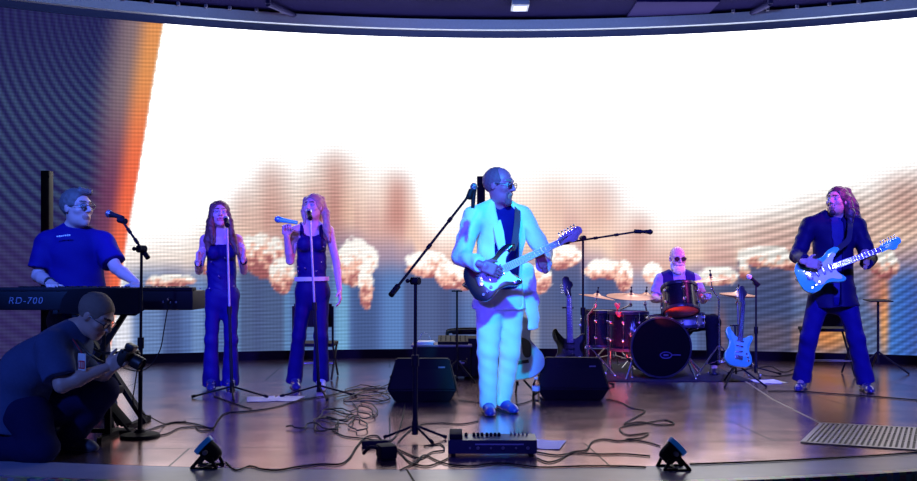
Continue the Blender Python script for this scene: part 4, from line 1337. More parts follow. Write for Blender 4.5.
def singers():
    d = 8.84
    cl = mat('stage_black', (.010, .005, .10), .55, spec=.12, bump=.25, scale=80)
    tr = mat('trouser_black', (.007, .002, .09), .6, spec=.12, bump=.2, scale=60)
    sp = mat('sequin', (.7, .7, .8), .2, .8)
    shoe_m = (mat('heel_black', (.03, .03, .12), .25, coat=.4), mat('heel_sole', (.02, .02, .04), .5))
    # ---------------- left
    J = px_joints(dict(N=(221, 236, 8.86), P=(222, 291, 8.86), SR=(205, 240, 8.82), SL=(238, 240, 8.88), ER=(199, 271, 8.86), EL=(244, 271, 8.84), WR=(198, 261, 8.62), WL=(243.5, 258, 8.62),
                       HR=(214, 296, 8.84), HL=(230, 296, 8.86), KR=(211.5, 340, 8.82), KL=(231, 340, 8.84), AR=(211, 380, 8.86), AL=(230.5, 379, 8.90), TR=(211, 389, 8.68), TL=(231, 388, 8.70)))
    M = hfr(18, -8); hc = W(219.5, 214.5, 8.82); J['head'] = (hc, M); hs = .98
    sk = skin_mats('singer', (.72, .44, .44), (.55, .16, .2), (.10, .06, .05))
    hR = hand_shapes(J['WR'], (.10, -.25, .95), (.90, -.1, .2), 'R', (28, 40, 25), spread=.08, s=.9)
    hL = hand_shapes(J['WL'], (.12, -.2, .95), (-.9, -.1, .2), 'L', (24, 36, 22), spread=.10, s=.9)
    base = V(W(221, 300, d)[0], d, 0)
    r = person('long haired singer in black corset top and flared trousers with both hands raised', base, J, sk, hs, [hR, hL], g=.80, bust=1.0, arm=.82, female=True, mouth=.009)
    up = V(0, 0, 1)
    X = lambda px, py, dd: W(px, py, dd)
    hair = mat('hair_auburn', (.13, .06, .05), .55, bump=.7, scale=120, var=.35)
    st = [([X(213, 206, 8.84), X(210.5, 222, 8.80), X(208, 240, 8.74), X(208, 252, 8.72)], (.024, .034, .036, .014)),
          ([X(226.5, 207, 8.84), X(229.5, 222, 8.80), X(233, 240, 8.74), X(237, 254, 8.72)], (.022, .030, .032, .012)),
          ([X(212, 206, 8.78), X(211, 224, 8.74), X(212.5, 244, 8.70)], (.02, .03, .014)),
          ([X(220, 208, 8.93), X(220, 225, 8.96), X(221, 250, 8.99)], (.07, .075, .05))]
    sdf_obj('hair', [(long_hair(hc, M, hs, st, wr=(.005, 75, 2)), .007)], hair, r)
    S = torso_cloth(J, .012, .80, hem=.035, bust=1.0, top=False, wr=(.002, 60, 1))
    lat, fw, upv = axes(J)
    ch = J['P'] + (J['N'] - J['P']) * .74
    S.append(plane(ch + upv * .05, upv))
    top = sdf_obj('corset_top', [(S, .006)], cl, r)
    for sg in (-1, 1):
        b = MB(); b.tube(spline([ch + lat * sg * .065 + fw * .095 + upv * .03, ch + lat * sg * .075 + fw * .07 + upv * .10, J['N'] + lat * sg * .085 + upv * .035 - fw * .01, ch + lat * sg * .075 - fw * .09 + upv * .04], 5), .011, 8); b.obj('shoulder_strap', cl, top)
    b = MB()
    for px, py in ((215, 262), (228, 258), (204, 288), (213, 288), (222, 276), (237, 286), (210, 272), (231, 270)):
        p = X(px, py, 8.84); b.ball(V(p[0], 8.84 - .125, p[2]), .007, 8)
    b.obj('sequins', sp, top)
    sdf_obj('trousers', [(trouser_shapes(J, .90, waist=.02, r=(.088, .056, .06), flare=.080, wr=(.004, 28, 3), drop=.035), .007)], tr, r)
    shoe(J, 'R', shoe_m, r, heel=.035, L=.9); shoe(J, 'L', shoe_m, r, heel=.035, L=.9)
    for s in 'RL':
        b = MB(); p = J['W' + s] + (J['E' + s] - J['W' + s]) * .2; dd = nrm(J['E' + s] - J['W' + s])
        b.tube([p - dd * .02, p + dd * .02], .033, 14); b.obj('bracelet', cl, r)
    # ---------------- right
    J = px_joints(dict(N=(311, 227, 8.86), P=(312, 285, 8.86), SR=(296, 231, 8.82), SL=(329, 231, 8.88), ER=(290, 261, 8.76), EL=(336.5, 263, 8.90), WR=(286.5, 235, 8.60), WL=(339.5, 290, 8.82),
                       HR=(305, 291, 8.84), HL=(321, 291, 8.86), KR=(299, 336, 8.84), KL=(321, 337, 8.80), AR=(294.5, 378, 8.92), AL=(321, 377, 8.84), TR=(297, 387, 8.74), TL=(321, 387, 8.64)))
    M = hfr(-22, -6); hc = W(313.5, 207.5, 8.82); J['head'] = (hc, M)
    hR = hand_shapes(J['WR'], (.05, -.35, .93), (.35, -.85, -.1), 'R', (60, 65, 40), s=.95, thumb=(.4, .7, .5))
    hL = hand_shapes(J['WL'], (.10, -.10, -.98), (-.95, 0, -.1), 'L', (18, 25, 15), s=.92)
    base = V(W(312, 300, d)[0], d, 0)
    r = person('blonde singer in sleeveless black top with pale belt, turquoise microphone in her raised hand', base, J, sk, hs, [hR, hL], g=.82, bust=1.0, arm=.88, female=True, mouth=.007)
    hair = mat('hair_blonde', (.48, .30, .22), .55, bump=.7, scale=120, var=.3)
    st = [([X(305, 199, 8.84), X(304, 212, 8.84), X(304.5, 224, 8.80)], (.020, .026, .012)),
          ([X(322, 199, 8.86), X(326, 214, 8.86), X(327, 230, 8.82), X(329, 240, 8.80)], (.024, .034, .034, .012)),
          ([X(314, 202, 8.93), X(315, 216, 8.95), X(317, 236, 8.97)], (.065, .068, .04))]
    sdf_obj('hair', [(long_hair(hc, M, hs, st, wr=(.004, 80, 4)), .007)], hair, r)
    S = torso_cloth(J, .012, .82, hem=.02, bust=1.0, top=False, wr=(.003, 50, 3))
    lat, fw, upv = axes(J); ch = J['P'] + (J['N'] - J['P']) * .74
    S.append(plane(ch + upv * .075, upv)); S.append(ell(ch + upv * .10 + fw * .08, (.075, .08, .05), np.stack([lat, fw, upv], 1), .01, op='s'))
    top = sdf_obj('tank_top', [(S, .006)], cl, r)
    for sg in (-1, 1):
        b = MB(); b.tube(spline([ch + lat * sg * .078 + fw * .10 + upv * .03, ch + lat * sg * .085 + fw * .085 + upv * .08, J['N'] + lat * sg * .085 + upv * .03 - fw * .01, ch + lat * sg * .08 - fw * .10 + upv * .05], 6), .019, 8); b.obj('shoulder_strap', cl, top)
    b = MB()
    for px, py in ((299, 244), (300, 267), (300.5, 271), (307, 268), (323, 262), (325, 247), (318, 271)):
        p = X(px, py, 8.84); b.ball(V(p[0], 8.84 - .118, p[2]), .007, 8)
    b.obj('sequins', sp, top)
    b = MB(); n = 40; q = J['P'] + upv * .055
    for hh in (0,):
        ring = [q + lat * .150 * math.cos(t) + fw * .124 * math.sin(t) - upv * .02 * abs(math.cos(t)) ** 2 * 0 for t in np.linspace(0, 2 * np.pi, n, endpoint=False)]
        vs = []; fs = []
        for p in ring:
            o_ = nrm((p - q)); vs += [p - upv * .018, p + o_ * .006 - upv * .018, p + o_ * .006 + upv * .018, p + upv * .018]
        for i in range(n):
            for k in range(4):
                fs.append([i * 4 + k, i * 4 + (k + 1) % 4, ((i + 1) % n) * 4 + (k + 1) % 4, ((i + 1) % n) * 4 + k])
        b.add(vs, fs)
    b.obj('belt', mat('belt_pale', (.7, .7, .75), .35), r)
    sdf_obj('trousers', [(trouser_shapes(J, .90, waist=.045, r=(.088, .060, .06), flare=.076, wr=(.004, 28, 6), drop=.02), .007)], tr, r)
    shoe(J, 'R', shoe_m, r, heel=.035, L=.9); shoe(J, 'L', (mat('shoe_pale', (.45, .45, .6), .3), shoe_m[1]), r, heel=.03, L=.9)


def bassist():
    d = 8.75
    J = px_joints(dict(N=(834, 218, 8.78), P=(832, 291, 8.78), SR=(809, 226, 8.78), SL=(857, 226, 8.76), ER=(798, 256, 8.66), EL=(869, 259, 8.68), WR=(806, 262, 8.40), WL=(866, 264, 8.47),
                       HR=(819, 299, 8.78), HL=(846, 299, 8.76), KR=(809, 338, 8.74), KL=(856, 339, 8.70), AR=(802, 377, 8.82), AL=(865, 379, 8.70), TR=(797, 388, 8.62), TL=(871, 391, 8.50)))
    M = hfr(-48, -6); hc = W(837, 201.5, 8.74); J['head'] = (hc, M); hs = 1.06
    sk = skin_mats('bass', (.56, .36, .30), (.40, .18, .17), (.05, .04, .04))
    hR = hand_shapes(J['WR'], (.90, -.05, -.20), (.05, .98, -.15), 'R', (22, 40, 25), s=1.05)
    hL = hand_shapes(J['WL'], (.05, -.35, .90), (-.60, .65, .2), 'L', (50, 60, 35), s=1.0)
    base = V(W(834, 300, d)[0], d, 0)
    r = person('long haired man in dark jacket playing the turquoise guitar with legs wide apart', base, J, sk, hs, [hR, hL], g=1.0)
    X = W
    hair = mat('hair_black', (.05, .03, .045), .5, bump=.7, scale=120, var=.4)
    st = [([X(846, 193, 8.80), X(851, 206, 8.80), X(855, 218, 8.78), X(858, 230, 8.74)], (.05, .062, .05, .018)),
          ([X(841, 195, 8.84), X(845, 212, 8.87), X(847, 232, 8.90)], (.07, .08, .045)),
          ([X(848, 200, 8.72), X(850, 214, 8.67), X(851, 226, 8.64)], (.04, .04, .014))]
    sdf_obj('hair', [(long_hair(hc, M, hs, st, wr=(.005, 80, 5), face=.078), .007)], hair, r)
    P = lambda a, b, c: hc + hs * (M[:, 0] * a + M[:, 1] * b + M[:, 2] * c)
    S = [ell(P(0, .072, -.100), (.030 * hs, .026 * hs, .028 * hs), M, 0, wr=(.002, 140, 2)), cone(P(-.026, .083, -.046), P(.026, .083, -.046), .007 * hs, .007 * hs, .01)]
    sdf_obj('beard', [(S, .005)], hair, r)
    lat, fw, up = axes(J); Mo = np.stack([lat, fw, up], 1); c = (J['N'] + J['P']) / 2
    jm = mat('jacket_dark', (.008, .004, .055), .6, spec=.12, bump=.25, scale=70); sm = mat('shirt_dark', (.03, .03, .16), .6, spec=.12, bump=.2, scale=80)
    sdf_obj('shirt', [(torso_cloth(J, .012, 1.0, hem=.06) + [cone(J['N'] - up * .01, J['N'] + up * .03, .068, .066, .012, caps=(0, 1))], .007)], sm, r)
    S = torso_cloth(J, .030, 1.02, hem=.10, wr=(.006, 24, 8), neck=.07)
    S.append(cone(J['P'] - up * .14 + lat * .02, J['P'] + up * .10, .220, .175, .03, q=.8, w=fw, caps=(1, 0), wr=(.006, 26, 5)))
    for s in 'RL':
        S += sleeve(J, s, 1, .078, .052, wr=(.007, 36, 6), fore=.88)
    for (w0, z0, hz) in ((.036, .10, .30), (.028, -.2, .25), (.05, .24, .10)):
        S.append(rbox(c + up * z0 + fw * .19, (w0, .125, hz), Mo, .02, .02, op='s'))
    S.append(ell(J['N'] + up * .05 + fw * .02, (.074, .085, .09), Mo, .01, op='s'))
    sdf_obj('jacket', [(S, .0075)], jm, r)
    sdf_obj('trousers', [(trouser_shapes(J, 1.0, waist=.05, r=(.096, .073, .066), wr=(.005, 30, 9), flare=.079, drop=.015), .0075)], mat('jeans_dark', (.009, .004, .12), .7, spec=.12, bump=.25, scale=60), r)
    bl = mat('boot_shiny', (.05, .04, .16), .18, coat=.8); so = mat('boot_sole', (.02, .02, .04), .6)
    shoe(J, 'R', (bl, so), r, heel=0); shoe(J, 'L', (bl, so), r, heel=0)
    cy = mat('guitar_turquoise', (.10, .82, .50), .22, coat=.5, var=.05)
    gm = (cy, mat('guard_pale', (.72, .82, .84), .4, var=.02), mat('neck_rosewood', (.20, .13, .14), .45), mat('chrome_b', (.75, .76, .8), .2, 1.0), mat('pickup_white', (.78, .78, .78), .5), cy)
    g, A, Mg = guitar('electric_guitar', 'turquoise electric guitar with a pale pickguard held by the long haired man', W(797.5, 280, 8.50), W(904, 241.5, 8.36), (-.12, -.96, .22), gm, s=1.0)
    strap(g, [A(.205, .135, -.01), W(848, 240, 8.55), W(850, 228, 8.58), W(850, 217.5, 8.70), W(849, 217, 8.82), W(842, 240, 8.96), W(820, 268, 8.96), W(801, 281, 8.78), A(-.205, 0, -.01)], .05, lambda p: nrm(p - W(834, 245, 8.78)), mat('strap_black', (.02, .02, .05), .7))


def drummer():
    J = px_joints(dict(N=(677.5, 275, 10.42), P=(678, 320, 10.40), SR=(661, 280, 10.40), SL=(694, 280, 10.40), ER=(654, 299, 10.36), EL=(703, 300, 10.34), WR=(663, 300, 10.08), WL=(707, 296, 10.10),
                       HR=(670, 323, 10.36), HL=(686, 323, 10.36), KR=(655, 322, 10.12), KL=(713, 322, 10.04), AR=(662, 362, 10.20), AL=(714, 362, 10.10), TR=(660, 372, 10.05), TL=(715, 372, 9.92)))
    M = hfr(4, 4); hc = W(677.5, 259, 10.36); J['head'] = (hc, M); hs = 1.06
    sk = skin_mats('drummer', (.70, .46, .42), (.5, .24, .24), (.6, .55, .55))
    hR = hand_shapes(J['WR'], (.45, -.85, .0), (-.1, 0, -1), 'R', (60, 70, 45), thumb=(.4, .8, .3))
    hL = hand_shapes(J['WL'], (-.2, -.9, .25), (.1, 0, -1), 'L', (60, 70, 45), thumb=(.4, .8, .3))
    base = V(W(678, 300, 10.4)[0], 10.4, 0)
    r = person('bald white bearded drummer in dark glasses and waistcoat seated behind the drums', base, J, sk, hs, [hR, hL], g=1.06)
    P = lambda a, b, c: hc + hs * (M[:, 0] * a + M[:, 1] * b + M[:, 2] * c)
    wb = mat('beard_white', (.85, .80, .80), .8, bump=.6, scale=160)
    S = [ell(P(0, .055, -.098), (.062 * hs, .052 * hs, .052 * hs), M, 0, wr=(.003, 120, 1)), ell(P(-.055, .012, -.06), (.020 * hs, .03 * hs, .05 * hs), M, .02), ell(P(.055, .012, -.06), (.020 * hs, .03 * hs, .05 * hs), M, .02), cone(P(-.03, .090, -.046), P(.03, .090, -.046), .010 * hs, .010 * hs, .01), ell(P(0, .108, -.062), (.02 * hs, .02 * hs, .008 * hs), M, .004, op='s')]
    sdf_obj('beard', [(S, .005)], wb, r)
    glasses(hc, M, hs * 1.02, mat('shades_frame', (.02, .01, .02), .3), r, mat('shades_lens', (.04, .008, .03), .1, var=0), 'sunglasses')
    lat, fw, up = axes(J)
    bl = mat('shirt_blue', (.26, .30, .62), .7, bump=.2, scale=80)
    S = torso_cloth(J, .012, 1.06, hem=.06) + [cone(J['N'] - up * .01, J['N'] + up * .03, .07, .066, .012, caps=(0, 1))]
    for s in 'RL': S += sleeve(J, s, .72, .070, .066)
    sdf_obj('shirt', [(S, .007)], bl, r)
    S = torso_cloth(J, .026, 1.07, hem=.05, top=True)
    c = (J['N'] + J['P']) / 2; Mo = np.stack([lat, fw, up], 1)
    S.append(rbox(c + up * .08 + fw * .2, (.062, .14, .4), Mo, .02, .02, op='s'))
    S.append(ell(J['N'] + up * .05, (.085, .12, .09), Mo, .01, op='s'))
    for s, sg in (('R', -1), ('L', 1)): S.append(ell(J['S' + s] + lat * sg * .05, (.062, .13, .12), Mo, .01, op='s'))
    ve = sdf_obj('waistcoat', [(S, .007)], mat('waistcoat_dark', (.012, .008, .11), .7, spec=.12), r)
    b = MB(); wv = mat('trim_white', (.85, .80, .82), .6)
    b.tube(spline([c + up * .16 - lat * .062 + fw * .135, c + up * .05 - lat * .064 + fw * .170, c - up * .12 - lat * .064 + fw * .170], 5), .010, 8); b.obj('white_piping', wv, ve)
    sdf_obj('trousers', [(trouser_shapes(J, 1.05, waist=.04, r=(.098, .078, .07)), .008)], mat('drummer_trousers', (.004, .003, .008), .9, spec=.1), r)
    bk = mat('drummer_shoe', (.02, .02, .03), .4)
    shoe(J, 'R', (bk, bk), r); shoe(J, 'L', (bk, bk), r)
    stick = mat('drumstick', (.62, .42, .30), .5)
    for s, tip, lab in (('R', W(672, 287, 9.72), 'wooden drumstick in the right hand of the seated drummer'), ('L', W(697, 288, 9.72), 'wooden drumstick in the left hand of the seated drummer')):
        w = J['W' + s]; hd = w + nrm(V(.35 if s == 'R' else -.2, -.9, .05)) * .085 - V(0, 0, .02)
        dd = nrm(tip - hd); a = hd - dd * .10
        b = MB(); b.tube([a, a + dd * .30, a + dd * .37, a + dd * .385, a + dd * .40], [.0075, .0072, .004, .0065, .003], 8)
        setprops(b.obj('drumstick', stick, None, a), lab, 'drumstick')


def keyboardist():
    J = px_joints(dict(N=(73, 232, 7.16), P=(79, 312, 7.18), SR=(47, 243, 7.12), SL=(103, 243, 7.18), ER=(38, 276, 7.06), EL=(116, 268, 7.08), WR=(51, 283, 6.86), WL=(137, 283, 6.86),
                       HR=(67, 320, 7.16), HL=(92, 320, 7.20), KR=(66, 368, 7.12), KL=(97, 368, 7.14), AR=(64, 406, 7.24), AL=(106, 406, 7.24), TR=(62, 417, 7.02), TL=(109, 417, 7.02)))
    M = hfr(62, -2); hc = W(77, 208.5, 7.12); J['head'] = (hc, M); hs = 1.15
    sk = skin_mats('keys', (.62, .34, .34), (.45, .2, .18), (.12, .08, .07))
    hR = hand_shapes(J['WR'], (.45, -.86, -.22), (.0, -.1, -1), 'R', (22, 35, 22), thumb=(.8, .5, .1))
    hL = hand_shapes(J['WL'], (.25, -.92, -.25), (.0, -.1, -1), 'L', (22, 35, 22), thumb=(.8, .5, .1))
    base = V(W(76, 300, 7.18)[0], 7.18, 0)
    r = person('man in glasses and dark polo shirt standing at the keyboard on the left', base, J, sk, hs, [hR, hL], g=1.22, arm=1.12)
    P = lambda a, b, c: hc + hs * (M[:, 0] * a + M[:, 1] * b + M[:, 2] * c)
    hair = mat('hair_dark_keys', (.14, .10, .10), .6, bump=.7, scale=140)
    S = [ell(P(0, -.020, .036), (.083 * hs, .104 * hs, .095 * hs), M, 0, wr=(.004, 90, 2)), cone(P(-.02, .060, .105), P(.03, .080, .098), .026 * hs, .020 * hs, .03, wr=(.003, 90, 3)), ell(P(0, .105, .0), (.078 * hs, .080 * hs, .082 * hs), M, .012, op='s'), plane(P(0, 0, -.065), -M[:, 2])]
    sdf_obj('hair', [(S, .006)], hair, r)
    glasses(hc, M, hs, mat('glasses_dark', (.02, .02, .03), .3), r, clear_lens('lens_keys'))
    lat, fw, up = axes(J)
    polo = mat('polo_navy', (.010, .004, .14), .75, spec=.12, bump=.25, scale=90)
    S = torso_cloth(J, .020, 1.24, hem=.10, wr=(.006, 22, 6))
    for s in 'RL': S += sleeve(J, s, .80, .088, .086, wr=(.006, 30, 4))
    so = sdf_obj('polo_shirt', [(S, .0075)], polo, r)
    S = [cone(J['N'] - up * .012, J['N'] + up * .032, .080, .072, .012, caps=(0, 1), q=.95, w=fw), ell(J['N'] + up * .03 + fw * .075, (.022, .04, .05), np.stack([lat, fw, up], 1), .006, op='s')]
    sdf_obj('collar', [(S, .005)], polo, so)
    # stitched chest lettering, too small to read
    c = W(63, 236, 7.18)
    b = MB(); y0 = None
    q = J['P'] + (J['N'] - J['P']) * .80
    for k, (w, h) in enumerate(((.012, .012), (.010, .016), (.014, .012), (.008, .012), (.012, .012), (.010, .016), (.013, .012))):
        p = W(57.5 + k * 2.0, 236.5 - k * .25, 6.972)
        b.box(p, (w * .85, .008, h * .8), np.stack([lat, fw, up], 1), .002)
    b.obj('stitched_lettering', mat('thread_white', (.75, .75, .82), .7), so)
    sdf_obj('trousers', [(trouser_shapes(J, 1.22, waist=.02, r=(.112, .085, .08), wr=(.006, 28, 2)), .008)], mat('jeans_keys', (.06, .07, .17), .8, bump=.3, scale=60), r)
    bk = mat('keys_shoe', (.03, .03, .04), .5)
    shoe(J, 'R', (bk, bk), r); shoe(J, 'L', (bk, bk), r)
    b = MB(); p = J['WR'] + (J['ER'] - J['WR']) * .10; dd = nrm(J['ER'] - J['WR']); b.tube([p - dd * .012, p + dd * .012], .036, 14); b.obj('wristwatch', bk, r)


def photographer():
    J = px_joints(dict(N=(70, 334, 5.64), P=(27, 408, 5.66), SR=(52, 347, 5.47), SL=(66, 346, 5.84), ER=(62, 385, 5.38), EL=(92, 384, 5.82), WR=(108, 367, 5.46), WL=(112, 369, 5.66),
                       HR=(27, 414, 5.56), HL=(30, 414, 5.76), KR=(42, 448, 5.50), KL=(103, 391, 5.78), AR=(-28, 446, 5.58), AL=(68, 440, 5.86), TR=(-44, 455, 5.58), TL=(92, 450, 5.80)))
    J['AR'] = W(-28, 446, 5.58); J['TR'] = W(-46, 452, 5.58)
    J['belly'] = -.10
    M = hfr(78, 34, 0); hc = W(95.5, 316, 5.62); J['head'] = (hc, M); hs = 1.04
    sk = skin_mats('photo', (.56, .38, .33), (.42, .2, .18), (.10, .07, .06))
    hR = hand_shapes(J['WR'], (.85, .10, .50), (.30, .80, .15), 'R', (40, 55, 35), thumb=(.5, .7, .3))
    hL = hand_shapes(J['WL'], (.90, -.25, .35), (.1, -.1, .95), 'L', (40, 50, 30), thumb=(.8, .5, .2))
    base = V(W(50, 400, 5.66)[0], 5.66, 0)
    r = person('kneeling photographer in grey blue shirt bent over a camera at the stage edge', base, J, sk, hs, [hR, hL], g=1.12, arm=1.12)
    P = lambda a, b, c: hc + hs * (M[:, 0] * a + M[:, 1] * b + M[:, 2] * c)
    hair = mat('hair_cropped', (.24, .18, .16), .8, bump=.7, scale=200)
    S = [ell(P(0, -.016, .036), (.081 * hs, .103 * hs, .093 * hs), M, 0, wr=(.002, 150, 2)), ell(P(0, .095, -.01), (.08 * hs, .07 * hs, .085 * hs), M, .01, op='s'), plane(P(0, 0, -.05), -M[:, 2])]
    sdf_obj('hair', [(S, .006)], hair, r)
    glasses(hc, M, hs, mat('glasses_photo', (.04, .04, .05), .3, .5), r, clear_lens('lens_photo'))
    lat, fw, up = axes(J)
    tee = mat('tee_greyblue', (.06, .09, .22), .85, spec=.12, bump=.3, scale=70)
    S = torso_cloth(J, .030, 1.17, hem=.12, wr=(.007, 22, 3))
    for s in 'RL': S += sleeve(J, s, .85, .092, .094, wr=(.007, 28, 2))
    S.append(cone(J['N'] - up * .01, J['N'] + up * .02, .080, .068, .012, caps=(0, 1)))
    sdf_obj('tee_shirt', [(S, .0075)], tee, r)
    jn = mat('jeans_navy', (.010, .012, .07), .85, spec=.12, bump=.3, scale=60)
    sdf_obj('trousers', [(trouser_shapes(J, 1.10, waist=-.02, r=(.120, .090, .080), wr=(.007, 26, 8)), .008)], jn, r)
    bk = mat('trainer', (.05, .05, .08), .6); so = mat('trainer_sole', (.10, .10, .13), .7)
    shoe(J, 'L', (bk, so), r)
    # the shoe of the kneeling leg rests on its toe
    a = J['AR']; S = [cone(a + V(.02, 0, .01), a + V(-.06, 0, -.035), .045, .045, 0), cone(a + V(-.06, 0, .02), a + V(-.10, 0, -.02), .04, .038, .03), plane((0, 0, .004), (0, 0, -1))]
    sdf_obj('shoe', [(S, .007)], bk, r)
    # camera held in front of the chest
    cb = W(127, 357, 5.52)
    t = thing('camera', 'black camera with a stubby lens in the hands of the kneeling photographer', 'camera', cb)
    Mc = hfr(80, 25); bk2 = mat('camera_black', (.012, .012, .018), .45)
    Pc = lambda a, b_, c: cb + Mc[:, 0] * a + Mc[:, 1] * b_ + Mc[:, 2] * c
    b = MB(); b.box(cb, (.145, .05, .095), Mc, .010); b.box(Pc(0, 0, .062), (.06, .055, .035), Mc, .010); b.box(Pc(.055, .02, -.005), (.03, .04, .085), Mc, .010); b.obj('camera_body', bk2, t)
    b = MB(); b.lathe([(.036, .02), (.038, .04), (.036, .045), (.039, .05), (.039, .10), (.034, .104), (.030, .09), (.0001, .085)], cb, Mc[:, 1], 24); b.obj('lens', bk2, t)
    b = MB(); b.box(Pc(0, -.027, -.006), (.075, .003, .055), Mc, .001); b.obj('display', mat('display', (.10, .13, .25), .15, emit=(.2, .3, .7), estr=.25), t)
    b = MB(); b.tube(spline([Pc(.075, 0, .04), W(108, 362, 5.50), W(92, 356, 5.46), W(78, 342, 5.52), W(68, 331, 5.62), W(73, 334, 5.78), W(100, 352, 5.72), Pc(-.075, 0, .04)], 7), .008, 6); b.obj('neck_strap', bk2, t)
    # lanyard badge hanging from the neck
    pb = W(82, 362, 5.40)
    t = thing('name_badge', 'small white badge with red print hanging at the chest of the kneeling photographer', 'badge', pb)
    Mb = np.stack([nrm(V(.8, -.55, 0)), nrm(V(-.55, -.8, .1)), V(0, 0, 1)], 1)
    b = MB(); b.box(pb, (.068, .004, .095), Mb, .0015); b.obj('card', mat('card_white', (.8, .82, .88), .5), t)
    b = MB(); b.box(pb + Mb[:, 1] * .0028 + V(0, 0, -.015), (.056, .003, .045), Mb, .001)
    b.obj('red_print', mat('card_red', (.75, .05, .06), .5), t)
    b = MB()
    for k in range(3): b.box(pb + Mb[:, 1] * .0045 + V(0, 0, -.015) + Mb[:, 0] * (-.016 + .016 * k), (.005, .003, .032), Mb)
    b.obj('white_strokes', mat('card_stroke', (.85, .85, .9), .5), t)
    b = MB(); b.tube(spline([pb + V(0, 0, .048), W(80, 350, 5.42), W(72, 338, 5.52), W(66, 331, 5.62)], 6), .004, 6); b.obj('lanyard', mat('lanyard_red', (.35, .03, .06), .7), t)
# ------------------------------------------------------------------ gear on the stage
def build_gear():
    black = mat('gear_black', (.006, .006, .010), .65, spec=.22)
    dark = mat('gear_dark', (.008, .007, .013), .7, bump=.2, scale=120, spec=.2)
    gloss = mat('gear_gloss', (.005, .005, .010), .6, spec=.25)
    chrome = mat('chrome_gear', (.70, .70, .75), .22, 1.0)
    steel = mat('steel', (.35, .35, .42), .35, .8)
    grillm = mat('mic_grille', (.20, .21, .25), .35, .7, bump=.6, scale=600)
    pale = mat('pale_print', (.30, .32, .40), .5)
    rubber = mat('rubber', (.010, .010, .014), .8)
    paper = mat('paper', (.80, .80, .84), .7, var=.02)

    # ---- keyboard, its stand, the music stand before it
    kz = .80
    yf = 6.60
    xl, xr = W(-8, 300, yf)[0], W(193, 300, yf)[0]
    t = thing('stage_piano', 'long black stage keyboard with its lettered back toward the audience', 'keyboard', ((xl + xr) / 2, yf + .16, kz))
    b = MB(); b.box(((xl + xr) / 2, yf + .165, kz + .065), (xr - xl, .33, .13), None, .012); b.obj('case', gloss, t)
    b = MB(); b.box(((xl + xr) / 2, yf + .05, kz + .141), (xr - xl - .01, .11, .024), None, .006); b.obj('control_panel', dark, t)
    b = MB(); n = 52; w = (xr - xl - .16) / n
    for k in range(n): b.box((xl + .08 + w * (k + .5), yf + .245, kz + .137), (w * .92, .14, .016), None, .002, seg=1)
    b.obj('white_keys', mat('keys_white', (.8, .8, .82), .3, var=.02), t)
    b = MB()
    for k in range(n - 1):
        if k % 7 in (0, 1, 3, 4, 5): b.box((xl + .08 + w * (k + 1), yf + .215, kz + .150), (w * .5, .085, .016), None, .002, seg=1)
    b.obj('black_keys', gloss, t)
    cv = bpy.data.curves.new('lettering', 'FONT'); cv.body = 'RD-700'; cv.size = .068; cv.extrude = .0015; cv.shear = .18; cv.space_character = 1.18
    tmp = bpy.data.objects.new('tmp', cv); COL.objects.link(tmp)
    bpy.context.view_layer.update()
    me = bpy.data.meshes.new_from_object(tmp.evaluated_get(bpy.context.evaluated_depsgraph_get()))
    bpy.data.objects.remove(tmp)
    xs = [v.co.x for v in me.vertices]; x0, x1 = min(xs), max(xs)
    a, e = W(9, 303, yf), W(43, 303, yf)
    k = (e[0] - a[0]) / (x1 - x0)
    R0 = base_of(t)
    for v in me.vertices:
        x, y, z = (v.co.x - x0) * k, v.co.y * k, v.co.z
        v.co = Vector((a[0] + x - R0[0], yf - .001 - z - R0[1], kz + .044 + y - R0[2]))
    me.name = 'lettering'
    link_mesh('lettering', me, mat('print_grey', (.16, .15, .22), .5), t)
    for px in (163, 170, 176):
        b = MB(); b.cyl(W(px, 302, yf) - V(0, .002, 0), W(px, 302, yf) + V(0, .01, 0), .008, n=10); b.obj('socket', steel, t)
    b = MB(); p = W(170, 299, yf - .005); b.cyl(p, p - V(0, .045, 0), .009, n=10); b.obj('jack_plug', chrome, t)

    t = thing('keyboard_stand', 'black folding cross legged stand under the keyboard', 'keyboard stand', ((xl + xr) / 2, yf + .17, 0))
    for nm, y in (('front', yf + .04), ('rear', yf + .29)):
        b = MB(); A_ = W(72, 330, y)[0]; B_ = W(126, 330, y)[0]
        b.bar((A_ - .12, y, .03), (B_, y, kz - .02), .035, .028); b.obj('crossed_leg', black, t)
        b = MB(); b.bar((B_ + .12, y + .03, .03), (A_, y + .03, kz - .02), .035, .028); b.obj('crossed_leg', black, t)
    for x in (A_ - .12, B_ + .12):
        b = MB(); b.bar((x, yf - .06, .018), (x, yf + .42, .018), .036, .036, bev=.006); b.obj('foot_bar', black, t)
    for x in (A_, B_):
        b = MB(); b.bar((x, yf + .0, kz - .014), (x, yf + .36, kz - .014), .036, .028, bev=.006); b.obj('top_bar', black, t)

    d = 6.42
    t = thing('music_stand', 'black music stand with a wide solid desk in front of the keyboard', 'music stand', W(99, 300, d) * V(1, 1, 0))
    q = [W(57, 314, d), W(134, 316.5, d), W(143, 311, d), W(143, 288, d), W(100, 287.5, d - .0), W(70, 289, d), W(62, 299, d)]
    c0 = sum(q) / len(q)
    tilt = np.array(Matrix.Rotation(R_(14), 3, 'X'))
    b = MB(); n = len(q)
    q1 = [c0 + tilt @ (p - c0) for p in q]; nn = tilt @ V(0, 1, 0)
    b.add(q1 + [p + nn * .006 for p in q1], [list(range(n))[::-1], [n + i for i in range(n)]] + [[i, (i + 1) % n, n + (i + 1) % n, n + i] for i in range(n)]); b.obj('desk', dark, t)
    b = MB(); e = c0 + V(0, -.0, -.02)
    b.box(c0 + V(0, .05, -.085), (.42, .09, .008), None, .002); b.obj('lip', black, t)
